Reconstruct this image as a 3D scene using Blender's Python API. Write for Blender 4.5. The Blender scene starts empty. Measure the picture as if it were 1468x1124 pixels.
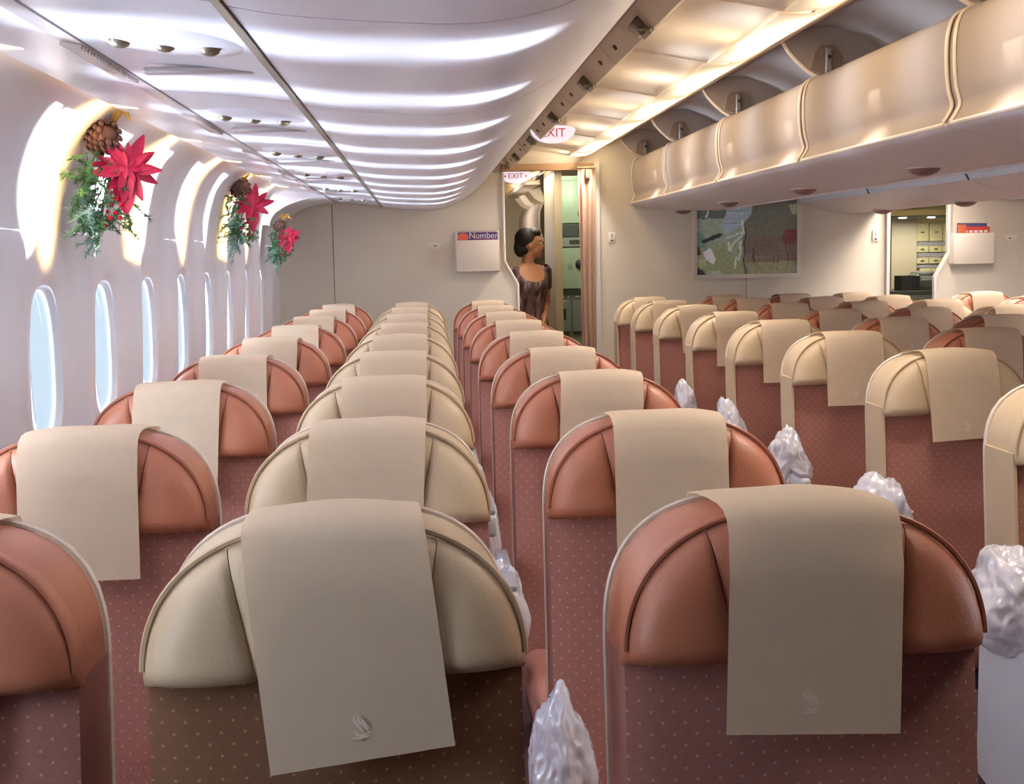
import bpy, bmesh, math, random
from mathutils import Vector, Matrix
random.seed(7)
SC = bpy.context.scene
COL = SC.collection
H = 1.42                      # eye height above the cabin floor

# ------------------------------------------------------------------ camera, world, light, exposure
cam_d = bpy.data.cameras.new('camera'); cam = bpy.data.objects.new('camera', cam_d); COL.objects.link(cam)
cam_d.sensor_width = 36; cam_d.lens = 36 * 1800 / 1468; cam_d.clip_start = .02; cam_d.clip_end = 100
_yaw, _pit, _rol = 0.069511, 0.109318, -0.02
_f = Vector((math.sin(_yaw) * math.cos(_pit), math.cos(_yaw) * math.cos(_pit), -math.sin(_pit)))
_r0 = Vector((math.cos(_yaw), -math.sin(_yaw), 0)); _u0 = _r0.cross(_f)
_r = _r0 * math.cos(_rol) + _u0 * math.sin(_rol); _u = -_r0 * math.sin(_rol) + _u0 * math.cos(_rol)
cam.matrix_world = Matrix(((_r.x, _u.x, -_f.x, 0), (_r.y, _u.y, -_f.y, 0), (_r.z, _u.z, -_f.z, H), (0, 0, 0, 1)))
SC.camera = cam

w = bpy.data.worlds.new('sky'); SC.world = w; w.use_nodes = True
nt = w.node_tree; bg = nt.nodes['Background']; bg.inputs[1].default_value = .62
_tc = nt.nodes.new('ShaderNodeTexCoord'); _sp = nt.nodes.new('ShaderNodeSeparateXYZ'); nt.links.new(_tc.outputs['Generated'], _sp.inputs[0])
_cr = nt.nodes.new('ShaderNodeValToRGB'); nt.links.new(_sp.outputs['Z'], _cr.inputs[0])      # white haze at the horizon, blue above, pale apron below
_e = _cr.color_ramp.elements; _e[0].position = 0; _e[0].color = (.72, .87, 1.0, 1); _e[1].position = .55; _e[1].color = (.20, .42, .95, 1)
_m = _e.new(.06); _m.color = (.50, .74, 1.0, 1); nt.links.new(_cr.outputs[0], bg.inputs[0])
SC.view_settings.view_transform = 'Standard'; SC.view_settings.look = 'None'
SC.view_settings.exposure = 0.70; SC.view_settings.gamma = 1.0; SC.view_settings.use_curve_mapping = False
SC.cycles.max_bounces = 8; SC.cycles.diffuse_bounces = 5; SC.cycles.glossy_bounces = 3
SC.cycles.transparent_max_bounces = 8; SC.cycles.sample_clamp_indirect = 4.0; SC.cycles.use_denoising = True
SC.cycles.caustics_reflective = False; SC.cycles.caustics_refractive = False

COVE_W = 5.5       # near-aisle cove lamps, per lamp
COVE2_W = 22.0      # far-aisle cove lamps
SIDE_W = 2.8        # warm cove above the sidewall
WASH_W = 14.0        # sidewall wash lamps

def sun(name, d, e, col, ang):
    l = bpy.data.lights.new(name, 'SUN'); l.energy = e; l.color = col; l.angle = math.radians(ang)
    o = bpy.data.objects.new(name, l); COL.objects.link(o); o.location = (0, 0, 5); o.rotation_euler = Vector(d).to_track_quat('-Z', 'Y').to_euler()
# low sun and its glare off the wet apron, coming in through the windows of both sides
sun('low_sun_glare', (-1, -.034, .080), 26.0, (1, .97, .93), .6)
sun('sky_light_left', (1, .10, -.42), 16.0, (.80, .90, 1), 75)
sun('apron_bounce_left', (1, .05, .55), 7.5, (.74, .86, 1), 60)
sun('apron_bounce_right', (-1, .05, .45), 4.0, (.86, .93, 1), 60)
sun('sky_light_right', (-1, .10, -.42), 14.0, (.86, .93, 1), 75)
for m_, e_ in ((.34, 2.9), (.52, 3.4), (.85, 3.9), (1.35, 3.9)):
    sun('apron_glare', (1, -.16, m_), e_, (.80, .88, 1), 7)

def lamp_area(name, loc, sx, sy, power, col, direction=(0, 0, -1), spread=180):
    d = bpy.data.lights.new(name, 'AREA'); d.shape = 'RECTANGLE'; d.size = sx; d.size_y = sy
    d.energy = power; d.color = col; d.spread = math.radians(spread)
    o = bpy.data.objects.new(name, d); COL.objects.link(o); o.location = loc
    o.rotation_euler = Vector(direction).to_track_quat('-Z', 'Y').to_euler()
    return o

# ------------------------------------------------------------------ helpers
def lin(c):
    c /= 255.0
    return c / 12.92 if c <= .04045 else ((c + .055) / 1.055) ** 2.4
def rgb(h):
    h = h.lstrip('#'); return tuple(lin(int(h[i:i + 2], 16)) for i in (0, 2, 4)) + (1,)

def mat(name, color, rough=.5, metal=0., bump=0., bscale=100., spec=.5, var=0., vscale=8., coat=0., emit=None, es=0.,
        trans=0., sub=0., stretch=None):
    m = bpy.data.materials.new(name); m.use_nodes = True
    nt = m.node_tree; b = nt.nodes['Principled BSDF']
    c = rgb(color) if isinstance(color, str) else color
    b.inputs['Base Color'].default_value = c; b.inputs['Roughness'].default_value = rough
    b.inputs['Metallic'].default_value = metal; b.inputs['Specular IOR Level'].default_value = spec
    b.inputs['Coat Weight'].default_value = coat; b.inputs['Transmission Weight'].default_value = trans
    if sub: b.inputs['Subsurface Weight'].default_value = sub; b.inputs['Subsurface Scale'].default_value = .02
    tc = nt.nodes.new('ShaderNodeTexCoord')
    vec = tc.outputs['Object']
    if stretch:
        mp = nt.nodes.new('ShaderNodeMapping'); mp.inputs['Scale'].default_value = stretch
        nt.links.new(vec, mp.inputs['Vector']); vec = mp.outputs['Vector']
    if var:
        n = nt.nodes.new('ShaderNodeTexNoise'); n.inputs['Scale'].default_value = vscale; n.inputs['Detail'].default_value = 3
        nt.links.new(vec, n.inputs['Vector'])
        r = nt.nodes.new('ShaderNodeMapRange'); r.inputs[1].default_value = .3; r.inputs[2].default_value = .7
        r.inputs[3].default_value = 1 - var; r.inputs[4].default_value = 1 + var
        nt.links.new(n.outputs['Fac'], r.inputs[0])
        mx = nt.nodes.new('ShaderNodeVectorMath'); mx.operation = 'SCALE'; mx.inputs[0].default_value = c[:3]
        nt.links.new(r.outputs[0], mx.inputs['Scale']); nt.links.new(mx.outputs[0], b.inputs['Base Color'])
    if bump:
        n2 = nt.nodes.new('ShaderNodeTexNoise'); n2.inputs['Scale'].default_value = bscale; n2.inputs['Detail'].default_value = 4
        nt.links.new(vec, n2.inputs['Vector'])
        bp = nt.nodes.new('ShaderNodeBump'); bp.inputs['Strength'].default_value = bump; bp.inputs['Distance'].default_value = .003
        nt.links.new(n2.outputs['Fac'], bp.inputs['Height']); nt.links.new(bp.outputs[0], b.inputs['Normal'])
    if emit:
        b.inputs['Emission Color'].default_value = rgb(emit) if isinstance(emit, str) else emit
        b.inputs['Emission Strength'].default_value = es
    return m

def fabric(name, base, dot, alt):
    """woven upholstery with a diagonal grid of small pale star specks"""
    m = mat(name, base, .9, bump=.35, bscale=420, spec=.2)
    nt = m.node_tree; b = nt.nodes['Principled BSDF']
    tc = nt.nodes.new('ShaderNodeTexCoord')
    sx = nt.nodes.new('ShaderNodeSeparateXYZ'); nt.links.new(tc.outputs['Object'], sx.inputs[0])
    def M(op, a, bb=None, cc=None):
        n = nt.nodes.new('ShaderNodeMath'); n.operation = op
        for i, v in enumerate((a, bb, cc)):
            if v is None: continue
            if hasattr(v, 'links'): nt.links.new(v, n.inputs[i])
            else: n.inputs[i].default_value = v
        return n.outputs[0]
    P = .026
    u = M('DIVIDE', M('ADD', sx.outputs['X'], sx.outputs['Z']), P); v = M('DIVIDE', M('SUBTRACT', sx.outputs['X'], sx.outputs['Z']), P)
    fu = M('ABSOLUTE', M('SUBTRACT', M('FRACT', u), .5)); fv = M('ABSOLUTE', M('SUBTRACT', M('FRACT', v), .5))
    d = M('LESS_THAN', M('ADD', fu, fv), .115)
    n = nt.nodes.new('ShaderNodeTexNoise'); n.inputs['Scale'].default_value = 160; nt.links.new(tc.outputs['Object'], n.inputs['Vector'])
    cr = nt.nodes.new('ShaderNodeMix'); cr.data_type = 'RGBA'
    cr.inputs[6].default_value = rgb(base); cr.inputs[7].default_value = rgb(alt); nt.links.new(n.outputs['Fac'], cr.inputs[0])
    mx = nt.nodes.new('ShaderNodeMix'); mx.data_type = 'RGBA'; mx.inputs[7].default_value = rgb(dot)
    nt.links.new(cr.outputs[2], mx.inputs[6]); nt.links.new(M('MULTIPLY', d, .45), mx.inputs[0])
    nt.links.new(mx.outputs[2], b.inputs['Base Color'])
    return m

def cloth_mat(name, c):
    m = bpy.data.materials.new(name); m.use_nodes = True; nt = m.node_tree
    b = nt.nodes['Principled BSDF']; out = nt.nodes['Material Output']
    b.inputs['Base Color'].default_value = rgb(c); b.inputs['Roughness'].default_value = .85
    tc = nt.nodes.new('ShaderNodeTexCoord'); n = nt.nodes.new('ShaderNodeTexNoise')
    n.inputs['Scale'].default_value = 25; n.inputs['Detail'].default_value = 8; n.inputs['Roughness'].default_value = .75
    nt.links.new(tc.outputs['Object'], n.inputs['Vector'])
    r = nt.nodes.new('ShaderNodeMapRange'); r.inputs[3].default_value = .9; r.inputs[4].default_value = 1.1
    nt.links.new(n.outputs['Fac'], r.inputs[0])
    mx = nt.nodes.new('ShaderNodeVectorMath'); mx.operation = 'SCALE'; mx.inputs[0].default_value = rgb(c)[:3]
    nt.links.new(r.outputs[0], mx.inputs['Scale']); nt.links.new(mx.outputs[0], b.inputs['Base Color'])
    bp = nt.nodes.new('ShaderNodeBump'); bp.inputs['Strength'].default_value = .25; bp.inputs['Distance'].default_value = .004
    nt.links.new(n.outputs['Fac'], bp.inputs['Height']); nt.links.new(bp.outputs[0], b.inputs['Normal'])
    t = nt.nodes.new('ShaderNodeBsdfTranslucent'); t.inputs[0].default_value = rgb(c)
    ms = nt.nodes.new('ShaderNodeMixShader'); ms.inputs[0].default_value = .28
    nt.links.new(b.outputs[0], ms.inputs[1]); nt.links.new(t.outputs[0], ms.inputs[2]); nt.links.new(ms.outputs[0], out.inputs[0])
    return m

def clear_mat(name, tint, gloss=.08, rough=.05):
    m = bpy.data.materials.new(name); m.use_nodes = True; nt = m.node_tree; nt.nodes.remove(nt.nodes['Principled BSDF'])
    t = nt.nodes.new('ShaderNodeBsdfTransparent'); t.inputs[0].default_value = tint
    g = nt.nodes.new('ShaderNodeBsdfGlossy'); g.inputs['Roughness'].default_value = rough
    ms = nt.nodes.new('ShaderNodeMixShader'); ms.inputs[0].default_value = gloss
    nt.links.new(t.outputs[0], ms.inputs[1]); nt.links.new(g.outputs[0], ms.inputs[2])
    nt.links.new(ms.outputs[0], nt.nodes['Material Output'].inputs[0])
    return m

def bag_mat(name):
    """thin crinkled polythene over a pale blanket"""
    m = mat(name, '#dcdcea', .18, bump=.45, bscale=16, spec=.9, coat=.6)
    nt = m.node_tree; b = nt.nodes['Principled BSDF']
    t = nt.nodes.new('ShaderNodeBsdfTransparent'); ms = nt.nodes.new('ShaderNodeMixShader'); ms.inputs[0].default_value = .32
    nt.links.new(b.outputs[0], ms.inputs[1]); nt.links.new(t.outputs[0], ms.inputs[2])
    nt.links.new(ms.outputs[0], nt.nodes['Material Output'].inputs[0])
    return m

M = dict(
    rust=mat('rust_leather', '#aa6a50', .42, bump=.25, bscale=220, var=.06, vscale=5),
    beige=mat('beige_leather', '#c2ac8e', .45, bump=.25, bscale=220, var=.05, vscale=5),
    pipe_rust=mat('rust_piping', '#a2634c', .45), pipe_beige=mat('beige_piping', '#bda687', .45),
    rim=mat('cream_shell_plastic', '#d6c8b8', .35),
    fab=fabric('rose_seat_fabric', '#a8766c', '#dcc0b2', '#98675e'),
    fab2=fabric('brown_seat_fabric', '#86604a', '#c9a67e', '#75543f'),  # same seat fabric, its tone under the left-hand light put into the colour
    paper=cloth_mat('cover_paper', '#e0ccb2'), logo=mat('emblem_print', '#e9dccb', .8),
    arm=mat('armrest_plastic', '#b9b6ba', .45), armtop=mat('armrest_pad', '#8d8a92', .5), dark=mat('dark_plastic', '#2c2a2d', .5),
    bin=mat('bin_white_gloss', '#e4e5f3', .30, spec=.6, bump=.03, bscale=3),
    binlip=mat('bin_lip_grey', '#a8a2a6', .35), rail=mat('latch_rail_aluminium', '#e0d6c0', .5),
    steel=mat('latch_steel', '#8d8675', .3, metal=.8), hole=mat('bolt_dark', '#4b4238', .5),
    side=mat('sidewall_plastic', '#dfdfe6', .3, spec=.5, bump=.05, bscale=60),
    ceil=mat('ceiling_plastic', '#efe2d0', .45), cream=mat('bin_cream', '#a09085', .85, bump=.08, bscale=500),
    creamtrim=mat('bin_trim', '#e6d6c4', .3), under=mat('bin_underside', '#ccc3c2', .45), inside=mat('bin_inside', '#bdb2b0', .55),
    railw=mat('white_rail', '#d5dae2', .35), dome=mat('reading_light_dome', '#74524d', .35, spec=.8),
    wall=mat('bulkhead_laminate', '#dad2c4', .6, bump=.12, bscale=60, stretch=(1, 1, 14), var=.02, vscale=30),
    walltrim=mat('bulkhead_trim', '#d8d2d0', .3), seam=mat('seam_dark', '#6f655c', .6),
    carpet=mat('aisle_carpet', '#5d3f44', .95, bump=.5, bscale=300), shell=mat('outer_skin', '#b9b1a8', .8),
    darkroom=mat('rear_cabin_dark', '#4e453f', .8),
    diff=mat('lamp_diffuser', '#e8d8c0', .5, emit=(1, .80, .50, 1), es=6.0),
    diffw=mat('lamp_tube_warm', '#ffe0a0', .5, emit=(1, .60, .20, 1), es=7.0),
    frame=mat('window_reveal', '#d9dbe0', .35), pane=clear_mat('window_acrylic', (.93, .96, 1, 1)),
    gold=mat('picture_frame_silver', '#e2ddd6', .3, metal=.25),
    curtain=mat('curtain_cloth', '#a88a76', .9, bump=.3, bscale=200),
    green=mat('galley_panel', '#a3ad92', .35), greend=mat('galley_dark', '#3c3d38', .4), galm=mat('galley_metal', '#a7aaa6', .3, metal=.6),
    galw=mat('galley_wall', '#bcae92', .5), yell=mat('galley_valance', '#d8cc9a', .5),
    placard=mat('placard_white', '#e8e2da', .4), arrow=mat('placard_black', '#40322c', .5),
    exit=mat('exit_sign_face', '#efe6ee', .4, emit=(.92, .86, 1.0, 1), es=.42), exitred=mat('exit_red', '#c02038', .5, emit=(.9, .10, .15, 1), es=.12),
    needle=mat('pine_needles', '#3d6b45', .7, var=.3, vscale=60), needle2=mat('frosted_needles', '#7fa79a', .7),
    petal=mat('poinsettia_red', '#b40e42', .55, var=.15, vscale=40), berry=mat('berry_red', '#c01228', .25), cone=mat('pinecone_brown', '#5d4038', .7),
    goldrib=mat('gold_ribbon', '#d9b25a', .3, metal=.6), bag=bag_mat('polythene_bag'), blanket=mat('wrapped_blanket', '#c9b6ae', .9, bump=.4, bscale=60),
    bagtan=mat('tan_card', '#c9a882', .8),
    skin=mat('skin', '#b8825f', .5, sub=.1), hair=mat('black_hair', '#14100e', .55, bump=.4, bscale=90, stretch=(1, 1, 6)),
    eye=mat('eye_white', '#efe9e4', .3), iris=mat('iris_dark', '#22150f', .3), lip=mat('lips', '#8f3b3a', .4),
)

def painted_glow(m, peak, edge_):
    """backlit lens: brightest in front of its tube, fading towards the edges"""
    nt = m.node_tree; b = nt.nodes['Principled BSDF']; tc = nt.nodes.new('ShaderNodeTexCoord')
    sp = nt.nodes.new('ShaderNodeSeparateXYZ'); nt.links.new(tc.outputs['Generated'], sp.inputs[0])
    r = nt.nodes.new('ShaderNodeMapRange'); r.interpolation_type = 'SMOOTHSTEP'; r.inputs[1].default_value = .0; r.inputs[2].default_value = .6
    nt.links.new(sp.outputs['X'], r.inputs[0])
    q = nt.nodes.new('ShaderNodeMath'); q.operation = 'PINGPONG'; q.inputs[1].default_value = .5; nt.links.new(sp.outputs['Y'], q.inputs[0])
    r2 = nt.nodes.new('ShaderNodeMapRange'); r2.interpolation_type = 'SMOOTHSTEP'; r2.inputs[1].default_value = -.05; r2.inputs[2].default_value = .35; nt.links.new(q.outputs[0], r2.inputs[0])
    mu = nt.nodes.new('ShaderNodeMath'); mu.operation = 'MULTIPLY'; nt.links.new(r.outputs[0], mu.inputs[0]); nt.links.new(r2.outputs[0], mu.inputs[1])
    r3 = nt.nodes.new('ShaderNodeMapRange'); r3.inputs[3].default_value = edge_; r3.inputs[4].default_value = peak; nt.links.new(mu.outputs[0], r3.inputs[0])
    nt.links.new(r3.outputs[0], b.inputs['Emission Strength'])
painted_glow(M['diff'], 4.4, .25)  # ceiling glow put into the lens emission, weaker towards its edges

def link(name, me, m=None, parent=None, smooth=True, loc=None):
    o = bpy.data.objects.new(name, me); COL.objects.link(o)
    if m is not None and not me.materials: me.materials.append(m)
    if parent: o.parent = parent
    if loc: o.location = loc
    if smooth:
        for p in me.polygons: p.use_smooth = True
    return o
def mk(name, V, F, m, parent=None, smooth=True, loc=None, auto=None):
    me = bpy.data.meshes.new(name); me.from_pydata([tuple(v) for v in V], [], [tuple(f) for f in F]); me.validate(); me.update()
    bm = bmesh.new(); bm.from_mesh(me); bmesh.ops.recalc_face_normals(bm, faces=bm.faces); bm.to_mesh(me); bm.free()
    o = link(name, me, m, parent, smooth, loc)
    if smooth and auto is not False:
        me.set_sharp_from_angle(angle=math.radians(auto or 40))
    return o
class G:
    """collects verts and faces"""
    def __init__(s): s.V = []; s.F = []
    def add(s, V, F):
        n = len(s.V); s.V += [tuple(v) for v in V]; s.F += [tuple(i + n for i in f) for f in F]; return s
    def box(s, x0, x1, y0, y1, z0, z1):
        V = [(x, y, z) for z in (z0, z1) for y in (y0, y1) for x in (x0, x1)]
        return s.add(V, [(0, 2, 3, 1), (4, 5, 7, 6), (0, 1, 5, 4), (2, 6, 7, 3), (0, 4, 6, 2), (1, 3, 7, 5)])
    def rbox(s, x0, x1, y0, y1, z0, z1, r=.01, seg=2):
        bm = bmesh.new(); bmesh.ops.create_cube(bm, size=1)
        for v in bm.verts: v.co = Vector(((x0 + x1) / 2 + v.co.x * (x1 - x0), (y0 + y1) / 2 + v.co.y * (y1 - y0), (z0 + z1) / 2 + v.co.z * (z1 - z0)))
        bmesh.ops.bevel(bm, geom=bm.edges[:], offset=r, segments=seg, affect='EDGES', profile=.5)
        s.add([v.co[:] for v in bm.verts], [[v.index for v in f.verts] for f in bm.faces]) if not bm.verts.index_update() else 0
        bm.free(); return s
    def grid(s, P, closeu=False):
        nu, nv = len(P), len(P[0]); n = len(s.V)
        for r_ in P: s.V += [tuple(p) for p in r_]
        for i in range(nu - (0 if closeu else 1)):
            for j in range(nv - 1):
                i2 = (i + 1) % nu
                s.F.append((n + i * nv + j, n + i2 * nv + j, n + i2 * nv + j + 1, n + i * nv + j + 1))
        return s
    def tube(s, pts, r, k=6, closed=False, cap=True):
        pts = [Vector(p) for p in pts]; n0 = len(s.V); N = len(pts); up = None
        for i, p in enumerate(pts):
            t = (pts[(i + 1) % N] - pts[i - 1]) if closed or 0 < i < N - 1 else (pts[1] - pts[0] if i == 0 else pts[-1] - pts[-2])
            t.normalize()
            if up is None: up = Vector((0, 0, 1)) if abs(t.z) < .9 else Vector((0, 1, 0))
            a = t.cross(up); a = a.normalized() if a.length > 1e-6 else t.orthogonal().normalized(); b = t.cross(a); up = -b if (-b).dot(up) > 0 else b
            rr = r[i] if isinstance(r, (list, tuple)) else r
            for j in range(k):
                th = 2 * math.pi * j / k; s.V.append(tuple(p + a * math.cos(th) * rr + b * math.sin(th) * rr))
        for i in range(N if closed else N - 1):
            for j in range(k):
                i2 = (i + 1) % N
                s.F.append((n0 + i * k + j, n0 + i * k + (j + 1) % k, n0 + i2 * k + (j + 1) % k, n0 + i2 * k + j))
        if cap and not closed:
            s.F.append(tuple(n0 + j for j in range(k))); s.F.append(tuple(n0 + (N - 1) * k + j for j in range(k)))
        return s
    def ball(s, c, rx, ry, rz, nu=12, nv=8):
        n = len(s.V); c = Vector(c)
        s.V.append(tuple(c + Vector((0, 0, -rz))))
        for i in range(1, nv):
            ph = -math.pi / 2 + math.pi * i / nv
            for j in range(nu):
                th = 2 * math.pi * j / nu
                s.V.append((c.x + rx * math.cos(ph) * math.cos(th), c.y + ry * math.cos(ph) * math.sin(th), c.z + rz * math.sin(ph)))
        s.V.append(tuple(c + Vector((0, 0, rz)))); L = len(s.V) - 1
        for j in range(nu):
            s.F.append((n, n + 1 + (j + 1) % nu, n + 1 + j)); s.F.append((L, L - nu + j, L - nu + (j + 1) % nu))
            for i in range(nv - 2):
                a = n + 1 + i * nu
                s.F.append((a + j, a + (j + 1) % nu, a + nu + (j + 1) % nu, a + nu + j))
        return s
    def poly(s, pts, axis, a, b):
        """extrude polygon (2D) between a and b along axis 'x','y' or 'z'"""
        n = len(s.V); k = len(pts)
        for t in (a, b):
            for p in pts:
                s.V.append({'x': (t, p[0], p[1]), 'y': (p[0], t, p[1]), 'z': (p[0], p[1], t)}[axis])
        s.F.append(tuple(n + i for i in range(k))); s.F.append(tuple(n + k + i for i in reversed(range(k))))
        for i in range(k):
            j = (i + 1) % k; s.F.append((n + i, n + k + i, n + k + j, n + j))
        return s
    def sheet(s, pts, y0, y1, th=.01, ny=1):
        """open profile (x,z) thickened by th and extruded along y"""
        pts = [Vector((p[0], p[1])) for p in pts]; off = []
        for i, p in enumerate(pts):
            a = pts[max(i - 1, 0)]; b = pts[min(i + 1, len(pts) - 1)]; t = (b - a).normalized(); off.append(p + Vector((-t.y, t.x)) * th)
        loop = pts + off[::-1]
        return s.poly([(p.x, p.y) for p in loop], 'y', y0, y1)
    def obj(s, name, m, parent=None, smooth=True, loc=None, auto=None): return mk(name, s.V, s.F, m, parent, smooth, loc, auto)

def smooth_curve(pts, n=6):
    """Catmull-Rom through 2D points"""
    out = []; P = [pts[0]] + list(pts) + [pts[-1]]
    for i in range(1, len(P) - 2):
        for k in range(n):
            t = k / n; q = []
            for d in range(len(pts[0])):
                a, b, c, e = P[i - 1][d], P[i][d], P[i + 1][d], P[i + 2][d]
                q.append(.5 * (2 * b + (c - a) * t + (2 * a - 5 * b + 4 * c - e) * t * t + (3 * b - a - 3 * c + e) * t ** 3))
            out.append(tuple(q))
    out.append(tuple(pts[-1])); return out

def empty(name, loc=(0, 0, 0), rz=0, label=None, cat=None, group=None, kind=None):
    o = bpy.data.objects.new(name, None); COL.objects.link(o); o.location = loc; o.rotation_euler = (0, 0, rz); o.empty_display_size = .1
    return tag(o, label, cat, group, kind)
def tag(o, label=None, cat=None, group=None, kind=None):
    if label: o['label'] = label
    if cat: o['category'] = cat
    if group: o['group'] = group
    if kind: o['kind'] = kind
    return o
def kids(o): return CH.get(o.name, [])
def copy_tree(o, parent=None):
    c = o.copy(); COL.objects.link(c)
    for k in ('label', 'group', 'category'):
        pass
    if parent: c.parent = parent
    for ch in list(o.children): copy_tree(ch, c)
    return c
ORD = ['nearest', 'second', 'third', 'fourth', 'fifth', 'sixth', 'seventh', 'eighth', 'ninth', 'tenth', 'eleventh', 'twelfth']
def Z(z): return H + z

# ------------------------------------------------------------------ shell of the room
YB, YW, YE = -1.2, 8.5, 13.0
XL, XR = -.93, 5.03
AX = (XL + XR) / 2
def struct(o): return tag(o, kind='structure')
struct(G().box(XL - .25, XR + .25, YB, YE, -.06, 0).obj('floor', M['carpet'], smooth=False))
struct(G().box(XL - .25, XR + .25, YB, YE, Z(1.15), Z(1.21)).obj('ceiling', M['shell'], smooth=False))
struct(G().box(XL - .25, XR + .25, YB - .06, YB, -.06, Z(1.2)).obj('wall_back', M['darkroom'], smooth=False))
struct(G().box(XL - .25, XR + .25, YE, YE + .06, -.06, Z(1.2)).obj('wall_end', M['galw'], smooth=False))

# ---- sidewalls: scalloped panels with a window in each bay
RIDGE = smooth_curve([(-.93, -1.42), (-.955, -.9), (-.948, -.5), (-.936, -.2), (-.931, -.05), (-.926, .05), (-.917, .15), (-.897, .24), (-.870, .31), (-.840, .365), (-.790, .405), (-.735, .430), (-.66, .46), (-.60, .56), (-.60, 1.16)], 5)
def ridge_x(z):
    for a, b in zip(RIDGE, RIDGE[1:]):
        if a[1] <= z <= b[1] or b[1] <= z <= a[1]:
            t = (z - a[1]) / (b[1] - a[1] + 1e-9); return a[0] + (b[0] - a[0]) * t
    return RIDGE[-1][0]
PITCH, Y0R = .62, 3.03 - 7 * .62
def ss(a, b, x):
    t = max(0, min(1, (x - a) / (b - a))); return t * t * (3 - 2 * t)
def recess(t, z):
    """depth of the scallop at phase t of a bay"""
    d = ss(0, .22, t) * (1 - ss(.80, 1.0, t))
    return .034 * d * (1 - ss(.30, .42, z)) * ss(-1.0, -.7, z)
def wallpt(t, z): return Vector((ridge_x(z) - recess(t, z), t * PITCH, z + H))
WC, WZ, WA, WB = .31 / .62, -.26, .135, .205      # window centre phase, height, half sizes
def bay_mesh():
    g = G(); zlo, zhi = -.58, .08
    N = 56; ring = []
    def sup(th, a, b, p=2.7):
        c, s_ = math.cos(th), math.sin(th); return (a * math.copysign(abs(c) ** (2 / p), c), b * math.copysign(abs(s_) ** (2 / p), s_))
    ths = []
    for k in range(N): ths.append(2 * math.pi * (k + .5) / N)
    yc = WC * PITCH
    P = []
    for th in ths:
        ax, az = sup(th, WA, WB)
        # ray to the rectangle
        dx, dz = math.cos(th), math.sin(th) * 1.2
        tx = (yc if dx < 0 else PITCH - yc) / abs(dx) if abs(dx) > 1e-6 else 9
        tz = ((WZ - zlo) if dz < 0 else (zhi - WZ)) / abs(dz) if abs(dz) > 1e-6 else 9
        t = min(tx, tz); bx, bz = dx * t, dz * t
        row = []
        for j in range(9):
            q = j / 8; y = yc + ax + (bx - ax) * q; z = WZ + az + (bz - az) * q
            p = wallpt(max(0, min(1, y / PITCH)), z)
            if j == 0: p.x -= .012
            if j == 1: p.x -= .003
            row.append(p)
        P.append(row)
    g.grid(P, closeu=True)
    # corner fillers
    for sx, sz in ((0, zlo), (0, zhi), (PITCH, zlo), (PITCH, zhi)):
        best = sorted(range(N), key=lambda i: (P[i][8].y - sx) ** 2 + (P[i][8].z - H - sz) ** 2)[:2]
        n = len(g.V); g.V += [tuple(wallpt(sx / PITCH, sz)), tuple(P[best[0]][8]), tuple(P[best[1]][8])]; g.F.append((n, n + 1, n + 2))
    T = [0, .03, .06, .09, .12, .15, .18, .22, .3, .4, .5, .6, .7, .78, .82, .86, .9, .94, .97, 1.0]
    for za, zb, nz in ((-1.42, zlo, 6), (zhi, .5, 22), (.5, 1.16, 3)):
        g.grid([[wallpt(t, za + (zb - za) * k / nz) for k in range(nz + 1)] for t in T])
    return g
_b = bay_mesh()
bay_me = bpy.data.meshes.new('wall_panel'); bay_me.from_pydata(_b.V, [], _b.F); bay_me.materials.append(M['side'])
bmx = bmesh.new(); bmx.from_mesh(bay_me); bmesh.ops.remove_doubles(bmx, verts=bmx.verts, dist=.0012); bmesh.ops.recalc_face_normals(bmx, faces=bmx.faces); bmx.to_mesh(bay_me); bmx.free()
for p in bay_me.polygons: p.use_smooth = True
bay_me.set_sharp_from_angle(angle=math.radians(50))
def win_outline(a, b, n=40, p=2.7):
    out = []
    for k in range(n):
        th = 2 * math.pi * (k + .5) / n; c, s_ = math.cos(th), math.sin(th)
        out.append((a * math.copysign(abs(c) ** (2 / p), c), b * math.copysign(abs(s_) ** (2 / p), s_)))
    return out
xw = ridge_x(WZ) - .034
g = G(); rings = []
for dx, a, b in ((-.008, WA + .004, WB + .004), (-.013, WA - .003, WB - .003), (-.018, WA - .005, WB - .005), (-.021, WA - .012, WB - .012), (-.030, WA - .014, WB - .014), (-.040, WA + .03, WB + .03)):
    rings.append([(xw + dx, y, H + WZ + z) for y, z in win_outline(a, b)])
g.grid([[r_[i] for r_ in rings] for i in range(40)], closeu=True)
frame_me = bpy.data.meshes.new('window_frame'); frame_me.from_pydata(g.V, [], g.F); frame_me.materials.append(M['frame'])
for p in frame_me.polygons: p.use_smooth = True
pn = win_outline(WA - .0, WB - .0)
pane_me = bpy.data.meshes.new('pane'); pane_me.from_pydata([(xw - .031, y, H + WZ + z) for y, z in pn], [], [tuple(range(40))]); pane_me.materials.append(M['pane'])
NB = 15
block_me = bpy.data.meshes.new('window_shade'); block_me.from_pydata([(xw - .025, y, H + WZ + z) for y, z in pn], [], [tuple(range(40))]); block_me.materials.append(M['side'])
wn = 0
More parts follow.
